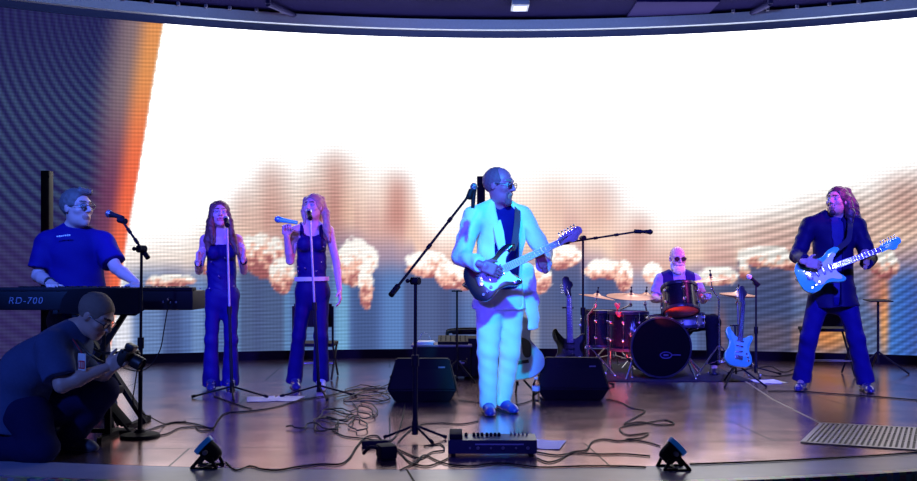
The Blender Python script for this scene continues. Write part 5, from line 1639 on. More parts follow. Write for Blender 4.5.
    b = MB(); f0 = V(c0[0], d + .05, 0); b.tube([f0 + V(0, 0, .1), f0 + V(0, 0, .84), c0 + V(0, .015, 0)], .012, 10); b.obj('upright', black, t)
    for a in (90, 210, 330):
        b = MB(); dv = V(math.cos(R_(a)), math.sin(R_(a)), 0); b.tube([f0 + V(0, 0, .2), f0 + dv * .26 + V(0, 0, .012)], .009, 8); b.ball(f0 + dv * .26 + V(0, 0, .012), .012, 8); b.obj('leg', black, t)

    # ---- microphones and their stands
    st = (black, black); ms = (grillm, black)
    foot = G(140, 437)
    top = W(141.5, 249, foot[1])
    tip = W(106.5, 213, 6.52)
    mic_stand('microphone_stand', 'round based boom microphone stand in front of the keyboard player', foot, top, st, round_base=True, boom=(W(148, 258, foot[1] - .0), W(122, 220.5, 6.42)), clipdir=tip - W(124, 218, 6.42))
    microphone('dark vocal microphone on the boom beside the bespectacled keyboard player', tip, tip - W(124, 218, 6.42), ms)

    wstand = (black, mat('stand_pale', (.62, .62, .70), .3, .6))
    for px, py, tx, ty, la, lab, ml in ((232, 396, 227, 224, (195, 345, 285), 'straight tripod microphone stand of the auburn haired singer', 'microphone at the mouth of the singer with long auburn hair'),
                                (319, 395, 310, 217, (200, 350, 290), 'straight tripod microphone stand of the blonde singer', 'microphone on the stand at the mouth of the blonde singer')):
        f = G(px, py + 1); tp = W(tx, ty, f[1] + .04)
        mic_stand('microphone_stand', lab, f, tp, wstand, leg=.33, leg_angles=la, clipdir=W(tx - 1, ty - 4, f[1] + .12) - tp)
        dv = nrm(W(tx - 1.5, ty - 7, f[1] + .12) - W(tx, ty, f[1]))
        microphone(ml, tp + dv * .135, dv, (mat('mic_silver', (.62, .62, .70), .3, .7), black))
    tq = mat('mic_turquoise', (.10, .75, .52), .3, coat=.4)
    tp = W(278, 219.4, 8.54)
    microphone('turquoise handheld microphone raised in the hand of the blonde singer', tp, tp - W(296, 222.5, 8.52), (mat('mic_grille_teal', (.14, .45, .58), .35, .5), tq), body=tq).scale = (1.2, 1.2, 1.2)

    foot = G(415, 440)
    top = W(415.5, 281, foot[1])
    tb = W(470, 194, 6.72)
    mic_stand('microphone_stand', 'tall black boom microphone stand in front of the white suited guitarist', foot, top, st, leg=.20, leg_angles=(8, 172, -55), boom=(W(391, 295, 5.92), tb), r=.0125, clipdir=W(474, 184, 6.74) - tb)
    md = nrm(W(474, 183, 6.74) - W(473, 206, 6.74))
    microphone('vocal microphone pointing up beside the white suited guitarist', W(474, 182.5, 6.74), md, ms)
    f = V(W(583, 300, 9.2)[0], 9.2, 0)
    mic_stand('microphone_stand', 'black boom stand reaching over the drums from behind the right monitor', f, W(583, 238, 9.2), st, leg=.30, leg_angles=(95, 215, 335), boom=(W(560, 243.5, 9.14), W(638, 231.5, 9.34)), clipdir=V(1, .1, -.05), r=.013)
    microphone('dark microphone hanging on the boom above the drum kit', W(653, 232, 9.36), W(653, 232, 9.36) - W(641, 231.5, 9.34), (black, black, black))

    # ---- stage monitors
    mb = (mat('monitor_black', (.004, .003, .008), .75, spec=.25, bump=.4, scale=200), mat('monitor_grille', (.006, .005, .012), .8, spec=.2, bump=.6, scale=300), black, mat('badge_grey', (.10, .10, .16), .5))
    f1 = G(422, 403); f2 = G(575, 401.5)
    wedge('black wedge monitor left of the white suited guitarist', V(f1[0], f1[1] + .22, 0), .56, .44, .345, mb)
    wedge('black wedge monitor right of the white suited guitarist', V(f2[0], f2[1] + .22, 0), .585, .44, .345, mb, yaw=-4)

    # ---- tall column loudspeakers
    cmats = black
    for px, py, d, lab in ((47, 171, 9.3, 'slim black column loudspeaker rising behind the keyboard player'), (481, 176.5, 10.0, 'slim black column loudspeaker rising behind the white suited guitarist')):
        p = W(px, py, d); f = V(p[0], d, 0)
        t = thing('column_speaker', lab, 'loudspeaker', f)
        b = MB(); b.box(f + V(0, 0, .20), (.34, .42, .38), None, .012); b.obj('bass_cabinet', dark, t)
        for sx in (-.13, .13):
            for sy in (-.16, .16):
                b = MB(); b.cyl(f + V(sx, sy, 0), f + V(sx, sy, .012), .02, n=10); b.obj('foot', rubber, t)
        b = MB(); b.box(f + V(0, 0, (p[2] + .39) / 2), (.082, .10, p[2] - .39), None, .008); b.obj('column', black, t)
        b = MB(); b.box(f + V(0, -.052, (p[2] + 1.1) / 2 - .02), (.066, .006, p[2] - 1.2), None, .002); b.obj('column_grille', dark, t)

    # ---- low case with a mixer and papers, round railed seat, yoke stand
    d = 9.62
    x0, x1 = W(411, 344, d)[0], W(472, 344, d)[0]; zt = W(411, 345, d)[2]
    t = thing('equipment_case', 'low black equipment case behind the left wedge monitor', 'equipment case', ((x0 + x1) / 2, d + .2, 0))
    b = MB(); b.box(((x0 + x1) / 2, d + .2, zt / 2 + .01), (x1 - x0 - .03, .40, zt - .03), None, .01); b.obj('box', dark, t)
    b = MB(); b.box(((x0 + x1) / 2, d + .2, zt - .010), (x1 - x0, .43, .020), None, .005); b.obj('lid', mat('lid_edge', (.12, .12, .2), .4), t)
    b = MB()
    for k in range(3): b.box((x0 + .1 + k * .2, d - .003, zt * .5), (.05, .012, .035), None, .004)
    b.obj('latches', steel, t)
    t = thing('mixer', 'small black mixing desk on the low case behind the left wedge monitor', 'mixer', W(452, 343, d + .15))
    c = V(W(453, 343, d)[0], d + .17, zt)
    b = MB(); b.prism([(-.14, 0), (.14, 0), (.14, .075), (-.14, .03)], -.15, .15, np.array([[0, 0, 1], [1, 0, 0], [0, 1, 0]], float), c, .004); b.obj('case', black, t)
    for i in range(6):
        for k in range(3):
            yy = -.10 + k * .085
            b = MB(); b.cyl(c + V(-.12 + i * .048, yy, .033 + (yy + .14) * .16), c + V(-.12 + i * .048, yy, .042 + (yy + .14) * .16), .006, n=8); b.obj('knob', dark, t)
    c = V(W(425, 343, d)[0], d + .15, zt)
    b = MB(); b.box(c + V(0, 0, .012), (.16, .22, .024), None, .002); b.box(c + V(.01, .0, .026), (.15, .20, .004), np.array(Matrix.Rotation(R_(8), 3, 'Z')), 0)
    setprops(b.obj('paper_stack', paper, None, c), 'white paper stack on the low black case behind the left wedge monitor', 'papers')
    b = MB(); q = c + V(-.01, .13, 0)
    b.tube(spline([q + V(-.05, 0, .02), q + V(-.045, 0, .07), q + V(-.01, 0, .10), q + V(.04, 0, .07), q + V(.06, 0, .01)], 6), .004, 6)
    setprops(b.obj('cable', mat('cable_grey', (.35, .38, .48), .5), None, q), 'short pale cable loop arching behind the white paper stack', 'cable')
    # keyboard-like tubular seat frame
    d2 = 10.25
    t = thing('tubular_stool', 'black tubular stool frame between low case and white trousered guitarist', 'stool', V(W(466, 340, d2)[0], d2, 0))
    b = MB()
    for yo in (0, .28):
        pts = [V(W(447, 340, d2)[0], d2 + yo, 0), V(W(447, 340, d2)[0], d2 + yo, .36), V(W(452, 332, d2)[0], d2 + yo, .43), V(W(488, 332, d2)[0], d2 + yo, .43), V(W(493, 336, d2)[0], d2 + yo, .36), V(W(493, 340, d2)[0], d2 + yo, 0)]
        b.tube(spline(pts, 6), .017, 10)
    b.obj('frame', black, t)
    b = MB(); xa, xb = W(452, 340, d2)[0], W(488, 340, d2)[0]; b.box(((xa + xb) / 2, d2 + .14, .41), (xb - xa, .27, .03), None, .012); b.obj('seat', dark, t)
    f = V(W(457, 350, 9.5)[0], 9.5, 0)
    guitar_stand('tall black stand with an empty forked yoke behind the boom stand', f, W(457, 291, 9.5), (black,), yaw=-90, leg=.26)

    # ---- acoustic guitar on a stand behind the lead player
    body = mat('acoustic_top', (.42, .50, .62), .35, coat=.3, var=.06)
    gm = (body, mat('guard_black', (.012, .012, .02), .3), mat('neck_brown', (.16, .09, .08), .5), chrome, mat('rosette_dark', (.012, .010, .016), .5), mat('head_dark', (.02, .016, .02), .4))
    f = V(W(521, 372, 8.15)[0], 8.15, 0)
    tail = f + V(.0, -.05, .18); hd = f + V(-.16, .16, 1.14)
    guitar('acoustic_guitar', 'pale blue acoustic guitar leaning on a stand behind the white suited man', tail, hd, (0, -1, .15), gm, s=1.06, acoustic=True, upright=True, cat='guitar')
    guitar_stand('low black guitar stand holding the pale acoustic guitar', f + V(-.02, .10, 0), f + V(-.10, .16, .80), (black,), yaw=-90, leg=.28)
    # ---- dark bass guitar on a stand behind the right monitor
    f = V(W(569, 372, 9.0)[0], 9.0, 0)
    gm = (mat('bass_black', (.003, .003, .005), .3, coat=.3), mat('bass_guard', (.005, .005, .008), .4), mat('neck_blue_lit', (.10, .10, .20), .4), chrome, black, mat('bass_head', (.012, .010, .02), .4))  # blue reflected by the fretboard is put into the neck's colour
    guitar('bass_guitar', 'black bass guitar standing upright behind the right wedge monitor', f + V(.01, -.04, .12), W(568, 269, 9.16), (0, -1, .12), gm, s=1.0, upright=True, bass=True)
    guitar_stand('guitar stand behind the right wedge monitor holding the black bass', f + V(0, .09, 0), f + V(0, .15, .72), (black,), yaw=-90, leg=.27)
    # ---- turquoise guitar on a stand right of the drums
    cy = mat('turquoise_body', (.07, .42, .30), .22, coat=.5, var=.05)
    gm = (cy, mat('guard_mint', (.12, .46, .36), .4, var=.02), mat('neck_dark', (.020, .016, .022), .4), chrome, mat('pickup_w', (.6, .7, .75), .5), mat('head_dark_b', (.015, .012, .02), .4))
    f = V(W(737, 385, 9.05)[0], 9.05, 0)
    guitar('electric_guitar', 'turquoise electric guitar resting on a stand right of the drums', W(737, 367, 9.0), W(744, 280, 9.26), (.15, -.95, .2), gm, s=.86, upright=True)
    guitar_stand('black guitar stand right of the drums carrying the turquoise guitar', f + V(.02, .10, 0), f + V(.035, .19, .55), (black,), yaw=-85, leg=.30)

    # ---- chairs and music stand at the back
    def chair(label, c, yaw, sh=.45, bh=.85, w=.42, tone=dark, lift=.10, fill=.60):
        Rz = np.array(Matrix.Rotation(R_(yaw), 3, 'Z'))
        P = lambda x, y, z: np.asarray(c, float) + Rz @ V(x, y, z)
        t = thing('folding_chair', label, 'chair', c)
        b = MB(); b.box(P(0, 0, sh), (w, .40, .035), Rz, .012); b.obj('seat', tone, t)
        b = MB(); b.box(P(0, .20, (sh + bh) / 2 + lift), (w * .92, .025, (bh - sh) * fill), Rz, .01); b.obj('backrest', tone, t)
        for sx in (-1, 1):
            b = MB(); b.tube([P(sx * w * .48, .21, bh), P(sx * w * .48, .20, sh), P(sx * w * .48, -.20, .012)], .011, 8); b.obj('leg', black, t)
            b = MB(); b.tube([P(sx * w * .46, -.17, sh - .02), P(sx * w * .46, .24, .012)], .011, 8); b.obj('leg', black, t)
        for yy, zz in ((-.12, .14), (.16, .16)):
            b = MB(); b.tube([P(-w * .47, yy, zz), P(w * .47, yy, zz)], .008, 8); b.obj('stretcher', steel, t)
    chair('black chair standing behind the blonde singer', V(W(316, 350, 9.75)[0], 9.75, 0), 180, .34, .72, .40, dark)
    chair('black chair standing behind the wide legged guitarist', V(W(826, 330, 10.0)[0], 10.0, 0), 176, .47, .90, .46, black, .02, .92)
    d = 10.25; c = W(878, 300.5, d); f = V(c[0], d, 0)
    t = thing('music_stand', 'thin black music stand with a level desk at the far right', 'music stand', f)
    b = MB(); b.box(c, (.24, .20, .012), np.array(Matrix.Rotation(R_(4), 3, 'X')), .004); b.obj('desk', black, t)
    b = MB(); b.tube([f + V(0, 0, .10), c - V(0, 0, .006)], .013, 10); b.obj('upright', black, t)
    for a in (200, 320, 80):
        b = MB(); dv = V(math.cos(R_(a)), math.sin(R_(a)), 0); b.tube([f + V(0, 0, .22), f + dv * .30 + V(0, 0, .012)], .010, 8); b.ball(f + dv * .30 + V(0, 0, .012), .012, 8); b.obj('leg', black, t)

    # ---- drum kit
    shell = mat('shell_black', (.005, .004, .012), .2, coat=.25); hoop = mat('hoop_black', (.014, .013, .028), .3); skinw = mat('drum_head', (.66, .62, .64), .5); red = mat('head_red_lit', (.62, .16, .12), .35)  # red light is put into the base colour of the tom's lower head
    bh = mat('kick_head', (.002, .0015, .003), .9, spec=.08)
    kc = W(657, 348, 9.75); kc[2] = .318
    root = drum('kick_drum', 'big black bass drum facing the audience in the middle of the kit', kc, (0, 1, 0), .287, .40, (shell, hoop, skinw, chrome), 8, bottom_mat=bh)
    p = kc + V(.045, -.206, -.075)
    b = MB(); ring = [p + V(.055 * math.cos(a), -.003, .030 * math.sin(a)) for a in np.linspace(0, 2 * np.pi, 24, endpoint=False)]
    b.tube(ring, .006, 6, True); b.box(p + V(.10, -.002, .002), (.09, .003, .010), None, .001); b.box(p + V(0, -.002, 0), (.05, .003, .018), None, .002); b.obj('emblem', mat('emblem_blue', (.035, .035, .11), .5), root)
    for sx in (-1, 1):
        b = MB(); b.tube([kc + V(sx * .26, -.12, -.10), kc + V(sx * .34, -.20, -.308)], .009, 8); b.ball(kc + V(sx * .34, -.20, -.306), .011, 8); b.obj('spur', chrome, root)
    b = MB(); b.tube([kc + V(.10, .02, .285), kc + V(.10, .02, .42)], .014, 10); b.obj('tom_post', chrome, root)
    tc = W(680, 299.5, 9.75)
    root = drum('rack_tom', 'black rack tom with a red lit lower head above the bass drum', tc, (0, .40, .917), .172, .25, (shell, hoop, skinw, chrome), 6, bottom_mat=red)
    b = MB(); b.tube([tc + V(-.07, .16, -.05), kc + V(.10, .04, .42), kc + V(.10, .02, .38)], .012, 10); b.obj('mount_arm', chrome, root)
    ca = W(628, 331, 9.95); cb = W(601, 331, 10.25)
    drum('floor_tom', 'black floor tom next to the bass drum, nearer of the two', V(ca[0], 9.95, .455), (0, 0, 1), .195, .37, (shell, hoop, skinw, chrome), 8, legs=(30, 150, 270))
    drum('floor_tom', 'black floor tom at the left end of the drum kit', V(cb[0], 10.28, .46), (0, 0, 1), .190, .36, (shell, hoop, skinw, chrome), 8, legs=(50, 170, 290))
    sc = W(686, 321, 10.02)
    t = drum('snare_drum', 'shallow snare drum before the knees of the drummer', V(sc[0], 10.03, .56), (0, .05, 1), .17, .13, (steel, hoop, skinw, chrome), 8)
    b = MB(); q = V(sc[0], 10.03, 0)
    b.tube([q + V(0, 0, .10), q + V(0, 0, .46)], .012, 8)
    for a in (60, 180, 300):
        dv = V(math.cos(R_(a)), math.sin(R_(a)), 0); b.tube([q + V(0, 0, .22), q + dv * .2 + V(0, 0, .012)], .008, 8); b.tube([q + V(0, 0, .44), q + dv * .17 + V(0, 0, .48), q + dv * .19 + V(0, 0, .52)], .007, 8)
    b.obj('snare_stand', chrome, t)
    brass = mat('cymbal_bronze', (.60, .30, .22), .3, .9, bump=.2, scale=150)
    cm = (brass, chrome, black)
    cymbal_stand('cymbal_stand', 'bronze crash cymbal on a stand right of the drummer', V(W(719, 300, 9.98)[0], 9.98, 0), W(711, 279, 9.9), .205, (-.12, -.03, 1), cm)
    cymbal_stand('hi_hat', 'pair of hi-hat cymbals on a stand behind the turquoise guitar', V(W(738, 300, 10.1)[0], 10.1, 0), W(738, 293.5, 10.1), .185, (.06, -.06, 1), cm, pair=True, legs=(60, 180, 300))
    cymbal_stand('cymbal_stand', 'large bronze ride cymbal above the two floor toms', V(W(613, 300, 10.65)[0], 10.65, 0), W(631, 295.5, 10.25), .255, (.03, -.12, 1), cm, legs=(70, 190, 310))
    cymbal_stand('cymbal_stand', 'bronze crash cymbal at the left end of the drum kit', V(W(588, 300, 10.0)[0], 10.0, 0), W(597, 296, 9.95), .185, (.16, -.02, 1), cm, legs=(90, 205, 325))
    cymbal_stand('cymbal_stand', 'thin tilted cymbal between the ride cymbal and the drummer', V(W(647, 300, 10.75)[0], 10.75, 0), W(646, 295, 10.75), .150, (.10, -.03, 1), cm, legs=(90, 200, 330))
    th = V(W(678, 330, 10.45)[0], 10.47, 0)
    t = thing('drum_throne', 'round black drum stool under the seated drummer', 'stool', th)
    b = MB(); b.lathe([(.0001, .42), (.16, .42), (.175, .44), (.172, .47), (.15, .485), (.0001, .485)], th, n=28); b.obj('seat', dark, t)
    b = MB(); b.cyl(th + V(0, 0, .10), th + V(0, 0, .42), .018, n=10); b.obj('post', chrome, t)
    for a in (90, 210, 330):
        b = MB(); dv = V(math.cos(R_(a)), math.sin(R_(a)), 0); b.tube([th + V(0, 0, .25), th + dv * .25 + V(0, 0, .012)], .010, 8); b.ball(th + dv * .25 + V(0, 0, .012), .012, 8); b.obj('leg', chrome, t)
    # kick pedal, drum rug, tall straight stand at the right
    b = MB(); xa, xb = W(570, 380, 9.45)[0], W(752, 380, 9.45)[0]
    b.box(((xa + xb) / 2, 10.28, .005), (xb - xa, 1.72, .009), None, .003)
    setprops(b.obj('drum_rug', mat('rug_black', (.012, .010, .022), .95, bump=.5, scale=150), None, V((xa + xb) / 2, 10.28, 0)), 'dark rug under the whole drum kit', 'rug')
    f = V(W(756, 360, 9.9)[0], 9.9, 0)
    cymbal_stand('microphone_stand', 'x', f, W(757, 282, 9.9), .01, (0, 0, 1), cm) if False else mic_stand('microphone_stand', 'thin straight microphone stand between the turquoise guitar stand and the bassist chair', f, W(756, 284, 9.9), st, leg=.30, leg_angles=(20, 140, 260), clipdir=V(-.6, -.4, .5))
    tq2 = W(752, 280, 9.86)
    microphone('pale tipped microphone on the thin stand right of the hi-hat', tq2 + V(-.05, 0, .05), V(-.7, -.2, .5), (mat('mic_white', (.7, .7, .72), .4), black))
    # clip microphones on the floor tom rim, red light put into their colour
    for px, py, lab in ((617, 305.5, 'upper of the two red lit clip microphones on the floor tom rim'), (618, 314, 'lower of the two red lit clip microphones on the floor tom rim')):
        p = W(px, py, 9.74)
        t = thing('clip_microphone', lab, 'clip microphone', p)
        rm = mat('clip_red_lit', (.75, .10, .12), .25, .3)
        b = MB(); b.lathe([(.0001, -.03), (.014, -.028), (.018, 0), (.020, .02), (.014, .034), (.0001, .038)], p, (.25, -.5, -.4), 14); b.obj('capsule', rm, t)
        b = MB(); b.tube(spline([p, p + V(.03, .02, .02), p + V(.02, .06, -.02), V(p[0] + .0, 9.765, .645)], 6), .006, 6); b.obj('gooseneck', rm, t)

    # ---- pedal board, papers, bottle, adapters
    y0 = 5.66
    xa, xb = W(448, 455, y0)[0], W(537, 455, y0)[0]
    t = thing('pedalboard', 'long black floor pedal board with a row of knobs at the stage front', 'effects pedal board', ((xa + xb) / 2, y0 + .1, 0))
    b = MB(); b.prism([(0, .012), (0, .090), (.14, .104), (.14, .012)], xa, xb, np.array([[0, 0, 1], [1, 0, 0], [0, 1, 0]], float), V(0, y0, 0), .005); b.obj('case', mat('pedal_case', (.02, .022, .06), .4), t)
    for sx in (xa + .03, xb - .03):
        for sy in (.03, .11):
            b = MB(); b.cyl(V(sx, y0 + sy, 0), V(sx, y0 + sy, .014), .014, n=10); b.obj('rubber_foot', rubber, t)
    for k, px in enumerate((466, 474, 478, 482, 487, 491, 495, 499)):
        p = V(W(px, 440, y0 + .09)[0], y0 + .09, .098)
        b = MB(); b.lathe([(.0001, 0), (.009, 0), (.010, .006), (.008, .020), (.0001, .021)], p, n=12); b.obj('knob', black, t)
    for k, px in enumerate((511, 515, 519, 523, 527)):
        p = V(W(px, 438, y0 + .11)[0], y0 + .11, .100)
        b = MB(); b.cyl(p, p + V(0, 0, .012), .006, n=8); b.cyl(p + V(0, 0, .012), p + V(-.004, 0, .026), .003, n=6); b.obj('toggle_switch', steel, t)
    b = MB(); p = V(xa + .045, y0 + .07, .113); b.box(p, (.075, .12, .034), np.array(Matrix.Rotation(R_(7), 3, 'X')), .006); b.obj('expression_pedal', dark, t)
    for k, px in enumerate((470, 478, 491, 503, 516, 528)):
        b = MB(); p = W(px, 450, y0); b.cyl(V(p[0], y0 + .004, .045), V(p[0], y0 - .006, .045), .010 if k % 2 else .007, n=12); b.obj('socket', steel, t)
    b = MB(); b.box(((xa + xb) / 2 + .04, y0 - .001, .066), (.28, .003, .008)); b.obj('white_line', pale, t)

    def sheet(label, px, py, w, d, rot, name='paper_sheet', group=None):
        p = G(px, py); b = MB(); Rz = np.array(Matrix.Rotation(R_(rot), 3, 'Z'))
        n = 6; vs = []
        for k, z in ((0, 0), (1, .0015)):
            for i in range(n + 1):
                for j in (0, 1):
                    x = -w / 2 + w * i / n
                    vs.append(p + Rz @ V(x, -d / 2 + d * j, .002 + z + .004 * (math.sin(i * 1.3) * .5 + .5)))
        fs = []
        m = (n + 1) * 2
        for i in range(n):
            fs.append([i * 2 + m, i * 2 + 2 + m, i * 2 + 3 + m, i * 2 + 1 + m]); fs.append([i * 2, i * 2 + 1, i * 2 + 3, i * 2 + 2])
            fs.append([i * 2, i * 2 + 2, i * 2 + 2 + m, i * 2 + m]); fs.append([i * 2 + 1, i * 2 + 1 + m, i * 2 + 3 + m, i * 2 + 3])
        fs += [[0, m, m + 1, 1], [n * 2, n * 2 + 1, n * 2 + 1 + m, n * 2 + m]]
        b.add(vs, fs)
        setprops(b.obj(name, paper, None, p), label, 'paper', group)
    sheet('white paper sheet on the floor between the two singers, left one', 261, 399.5, .23, .32, 12)
    sheet('white paper sheet on the floor by the feet of the blonde singer', 287, 399, .23, .30, -6)
    sheet('white paper sheet on the floor behind the pedal board', 545, 445, .22, .30, -14)
    sheet('white paper sheet on the floor right of the turquoise guitar stand', 768, 382, .26, .30, 8)
    p = G(536, 402); t = thing('water_bottle', 'clear plastic water bottle beside the right wedge monitor', 'bottle', p)
    gl = bpy.data.materials.new('bottle_plastic'); gl.use_nodes = True
    bs = gl.node_tree.nodes['Principled BSDF']; bs.inputs['Transmission Weight'].default_value = 1; bs.inputs['Roughness'].default_value = .08; bs.inputs['IOR'].default_value = 1.25
    tcx = gl.node_tree.nodes.new('ShaderNodeTexNoise'); bmpn = gl.node_tree.nodes.new('ShaderNodeBump'); bmpn.inputs['Strength'].default_value = .2; gl.node_tree.links.new(tcx.outputs[0], bmpn.inputs['Height']); gl.node_tree.links.new(bmpn.outputs[0], bs.inputs['Normal'])
    b = MB(); b.lathe([(.0001, .002), (.028, 0), (.032, .01), (.031, .06), (.029, .075), (.032, .09), (.032, .13), (.026, .155), (.0125, .175), (.0125, .19), (.0001, .19)], p, n=22); b.obj('bottle_body', gl, t)
    b = MB(); b.cyl(p + V(0, 0, .185), p + V(0, 0, .202), .0145, n=16); b.obj('cap', mat('cap_white', (.75, .78, .85), .4), t)
    b = MB(); b.lathe([(.0325, .092), (.033, .094), (.033, .128), (.0325, .13)], p, n=22); b.obj('paper_label', mat('label_pale', (.55, .60, .72), .5), t)

    p = G(386, 460)
    t = thing('power_adapter', 'black power adapter block amid cables left of the boom stand base', 'power adapter', p)
    b = MB(); b.box(p + V(0, .03, .045), (.095, .12, .075), np.array(Matrix.Rotation(R_(20), 3, 'Z')), .012); b.box(p + V(0, .03, .003), (.085, .10, .006), np.array(Matrix.Rotation(R_(20), 3, 'Z')), 0); b.obj('block', dark, t)
    b = MB(); b.tube(spline([p + V(-.04, .02, .06), p + V(-.09, .01, .07), p + V(-.13, .03, .03)], 5), .010, 8); b.obj('plug', black, t)
    p = G(375, 446)
    b = MB(); b.box(p + V(0, 0, .018), (.16, .05, .034), np.array(Matrix.Rotation(R_(14), 3, 'Z')), .008)
    setprops(b.obj('junction_box', dark, None, p), 'flat black cable junction left of the power adapter', 'junction box')

    # ---- floor spotlights
    def par(label, px, py, ax, legx):
        p = G(px, py)
        t = thing('floor_spotlight', label, 'floor spotlight', p)
        ax = nrm(ax); c = p + V(0, 0, .105)
        b = MB(); b.lathe([(.0001, -.075), (.040, -.075), (.052, -.060), (.058, -.03), (.060, .035), (.064, .038), (.066, .058), (.061, .058), (.056, .046), (.0001, .044)], c, ax, 28); b.obj('can', dark, t)
        b = MB(); b.lathe([(.067, .030), (.069, .040), (.069, .062), (.060, .064), (.060, .058), (.065, .056)], c, ax, 28, ring=True); b.obj('glowing_rim', mat('rim_blue_glow', (.02, .07, .40), .3, emit=(.01, .20, 1.0), estr=.10), t)  # glow of the lens is put into the rim as faint emission
        b = MB(); b.lathe([(.0001, .050), (.056, .050), (.056, .054), (.0001, .056)], c, ax, 28); b.obj('lens', mat('lens_blue', (.1, .4, .9), .2, emit=(.05, .4, 1.0), estr=1.2), t)
        side = nrm(np.cross(ax, V(0, 0, 1)))
        for sg in (-1, 1):
            b = MB(); q = c + side * sg * .072
            b.bar(q, V(q[0] + legx, q[1], .008) , .022, .008, up=side); b.obj('yoke_arm', black, t)
            b = MB(); b.cyl(q - side * sg * .01, q + side * sg * .018, .015, n=12); b.obj('tilt_knob', steel, t)
            b = MB(); b.bar(V(q[0] + legx * 1.1, q[1], .007), V(q[0] - legx * .9, q[1], .007), .022, .010); b.obj('foot_bar', black, t)
            b = MB(); b.bar(V(q[0] - legx * .75, q[1], .010), q - ax * .05, .020, .008, up=side); b.obj('rear_strut', black, t)
        b = MB(); q = p + V(0, 0, .012); b.bar(q - side * .08, q + side * .08, .02, .010); b.obj('crossbar', black, t)
        t.scale = (.86, .86, .86)

    par('black floor spotlight with a blue rim, left one at the stage front', 209, 467, (-.72, .05, .68), -.085)
    par('black floor spotlight with a blue rim, right one at the stage front', 672, 468.5, (.70, .08, .66), .085)

    # ---- dark pedal unit and bench legs near the crouching photographer
    p = G(128, 438)
    t = thing('foot_pedal', 'dark tilted foot pedal beside the round microphone stand base', 'foot pedal', p)
    p = G(122, 430)
    a, e = W(109, 404, 6.50), W(127, 425, 6.42); e[2] = max(e[2], .03)
    b = MB(); b.bar(a, e, .085, .030, bev=.01); b.obj('treadle', dark, t)
    b = MB(); b.box(V(e[0] - .08, e[1] + .06, .012), (.18, .12, .022), None, .008); b.obj('base', black, t)
    b = MB(); b.bar(a, V(a[0] - .0, a[1] + .05, .012), .03, .03); b.obj('strut', black, t)
    c = V(W(104, 420, 6.22)[0], 6.24, 0)
    t = thing('bench_frame', 'black metal bench legs standing behind the kneeling photographer', 'bench', c)
    b = MB(); b.box(c + V(-.14, 0, .30), (.44, .26, .05), None, .015); b.obj('seat', dark, t)
    for sx in (-.32, .02):
        b = MB(); b.bar(c + V(sx, 0, .28), c + V(sx, 0, .02), .036, .036); b.obj('post', black, t)
        b = MB(); b.bar(c + V(sx, -.16, .015), c + V(sx, .16, .015), .03, .03); b.obj('foot_bar', black, t)
    b = MB(); b.bar(c + V(-.32, 0, .05), c + V(.02, 0, .05), .025, .025); b.obj('rail', black, t)

    # ---- cables
    ck = mat('cable_black', (.006, .006, .010), .6, spec=.2)
    cg = mat('cable_sheen', (.014, .014, .024), .5, spec=.3)
    g = lambda *pts: [G(px, py, .006) for px, py in pts]
    cable('black cable along the stage front seam from the left spotlight to the adapter', g((226, 462), (236, 470), (250, 466), (262, 469), (278, 470), (296, 467), (320, 464), (340, 464), (350, 457), (357, 446), (366, 437), (378, 436), (384, 446), (386, 455)), .0048, ck)
    cable('black cable curving from below the keyboard past both singers', g((140, 433), (160, 426), (176, 422), (196, 424), (212, 428), (218, 420), (226, 413), (250, 411), (276, 407), (300, 400), (330, 395), (352, 390), (386, 388)), .0048, ck)
    cable('thin black cable lying left of the singers by the round base', g((150, 436), (166, 434), (180, 428), (198, 427), (214, 429), (202, 431), (196, 428)), .0044, ck)
    cable('black cable hanging from the keyboard down to the floor', [W(170, 299, 6.56), W(167, 312, 6.5), W(164, 330, 6.45), W(160, 350, 6.40), W(150, 366, 6.35), W(139, 371, 6.3), W(124, 368, 6.3), W(118, 362, 6.35)], .004, ck)
    cable('thin cable looping down from the microphone stand to the pedal', [W(138, 366, 6.40), W(135, 384, 6.38), W(133, 402, 6.36), W(138, 411, 6.38), W(150, 417, 6.42), G(166, 424, .006), G(186, 421, .006)], .004, ck)
    for k, (pts, lab) in enumerate((
        (((286, 428), (300, 429), (312, 425), (330, 430), (338, 424), (326, 417), (314, 424), (320, 432), (334, 431), (340, 425)), 'coil of black cable on the floor in front of the two singers'),
        (((322, 412), (338, 409), (350, 414), (344, 420), (328, 421), (320, 416), (332, 411), (352, 417), (346, 422), (326, 419)), 'coil of black cable just behind the front coil, before the blonde singer'),
        (((334, 399), (352, 395), (370, 398), (382, 394), (388, 400), (368, 403), (344, 402), (356, 396), (376, 393), (390, 396)), 'tangle of cable on the floor just left of the left wedge monitor'),
        (((345, 391), (360, 386), (377, 389), (390, 384), (384, 392), (366, 393), (350, 396), (362, 390), (380, 386)), 'tangle of cable behind the tangle by the left wedge monitor'),
        (((352, 412), (360, 408), (374, 413), (370, 420), (356, 418), (350, 426), (358, 432), (368, 428), (362, 421), (355, 416)), 'loose pale looped cable between the cable coils and the boom stand'),
        (((362, 402), (376, 409), (372, 417), (360, 413), (354, 403), (368, 399), (384, 402)), 'open ring of cable in front of the cable tangle by the left monitor'))):
        q = spline(g(*pts), 7)
        q = [p + V(.012 * math.sin(i * .9 + k), .02 * math.sin(i * .63 + 2 * k), .004 + .006 * (math.sin(i * .5 + k) + 1)) for i, p in enumerate(q)]
        b = MB(); b.tube(q, .005, 6); o = b.obj('cable', ck if k in (0, 1) else cg, None, q[0]); setprops(o, lab, 'cable')
    cable('black cable running from the coils to the adapter block', g((332, 430), (344, 436), (360, 438), (374, 440), (382, 444)), .0044, ck)
    cable('black cable from behind the left monitor down to the boom stand', g((405, 404), (402, 420), (397, 434), (388, 441), (372, 440), (366, 447)), .0044, ck)
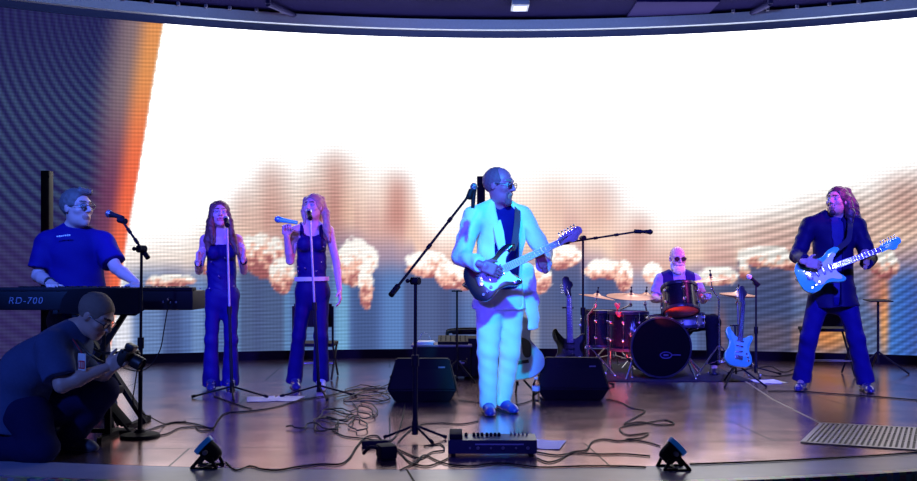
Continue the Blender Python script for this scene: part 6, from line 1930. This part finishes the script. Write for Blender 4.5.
    cable('black cable passing the feet of the white suited man to the boom stand', g((478, 421), (462, 424), (440, 423), (420, 425), (408, 432), (398, 442)), .0044, ck)
    cable('long thin black cable crossing the floor behind the boom stand', g((458, 400), (474, 402), (500, 404), (520, 404), (537, 398)), .004, ck)
    for k, (pts, lab) in enumerate((
        (((386, 456), (398, 452), (410, 462), (426, 466), (440, 462), (448, 458)), 'black cable from the adapter to the left end of the pedal board'),
        (((392, 446), (404, 452), (420, 458), (432, 452), (444, 450), (440, 444), (424, 446)), 'cable loop around the legs of the tall boom stand'),
        (((400, 470), (416, 462), (424, 455), (436, 460), (448, 464), (470, 466), (500, 463), (540, 467), (580, 466), (620, 466), (646, 467)), 'long black cable along the front seam to the right spotlight'),
        (((537, 458), (548, 462), (560, 459), (572, 452), (586, 450), (592, 442), (604, 439), (618, 441), (630, 440), (646, 442), (660, 446)), 'black cable from the right end of the pedal board with a hump'),
        (((537, 452), (556, 455), (574, 453), (600, 454), (626, 454), (650, 456)), 'straight black cable between the pedal board and the right spotlight'),
        (((606, 399), (620, 402), (632, 408), (645, 411), (636, 417), (624, 424), (640, 422), (660, 425), (674, 424), (664, 420), (640, 424), (620, 428), (628, 435), (648, 433), (640, 438), (626, 439)), 'zigzag black cable on the floor right of the right wedge monitor'),
        (((690, 464), (720, 463), (770, 461), (830, 458), (880, 455), (930, 451)), 'thin black cable along the seam right of the right spotlight'),
        (((768, 391), (796, 391), (826, 393), (870, 396), (930, 401)), 'thin black cable running past the shoes of the bassist'),
        (((214, 396), (236, 404), (252, 409)), 'short cable by the front foot of the left singer microphone stand'),
        (((752, 370), (770, 366), (784, 372), (800, 366), (792, 374), (770, 376), (756, 372)), 'small cable tangle on the floor right of the thin microphone stand'))):
        cable(lab, g(*pts), .0046, ck)
# ------------------------------------------------------------------ everything together
A0, A1 = build_wall()
build_stage()
build_ceiling(A0, A1)
build_gear()
lead_guitarist()
singers()
bassist()
drummer()
keyboardist()
photographer()
build_camera_and_light()

GROUPS = {'microphone': 'microphones on stage', 'microphone stand': 'microphone stands on stage', 'stage monitor': 'wedge monitors', 'loudspeaker': 'column loudspeakers', 'paper': 'paper sheets on the floor',
          'cable': 'cables on the stage', 'drum': 'drums of the kit', 'cymbal': 'cymbals of the kit', 'floor spotlight': 'floor spotlights', 'drumstick': 'drumsticks', 'clip microphone': 'red lit clip microphones',
          'guitar': 'guitars on stage', 'guitar stand': 'guitar stands', 'chair': 'black chairs at the back', 'person': 'musicians and photographer', 'pipe': 'ceiling pipes', 'music stand': 'music stands'}
for o in SC.objects:
    if o.parent is None and o.get('category') in GROUPS and not o.get('group'):
        o['group'] = GROUPS[o['category']]
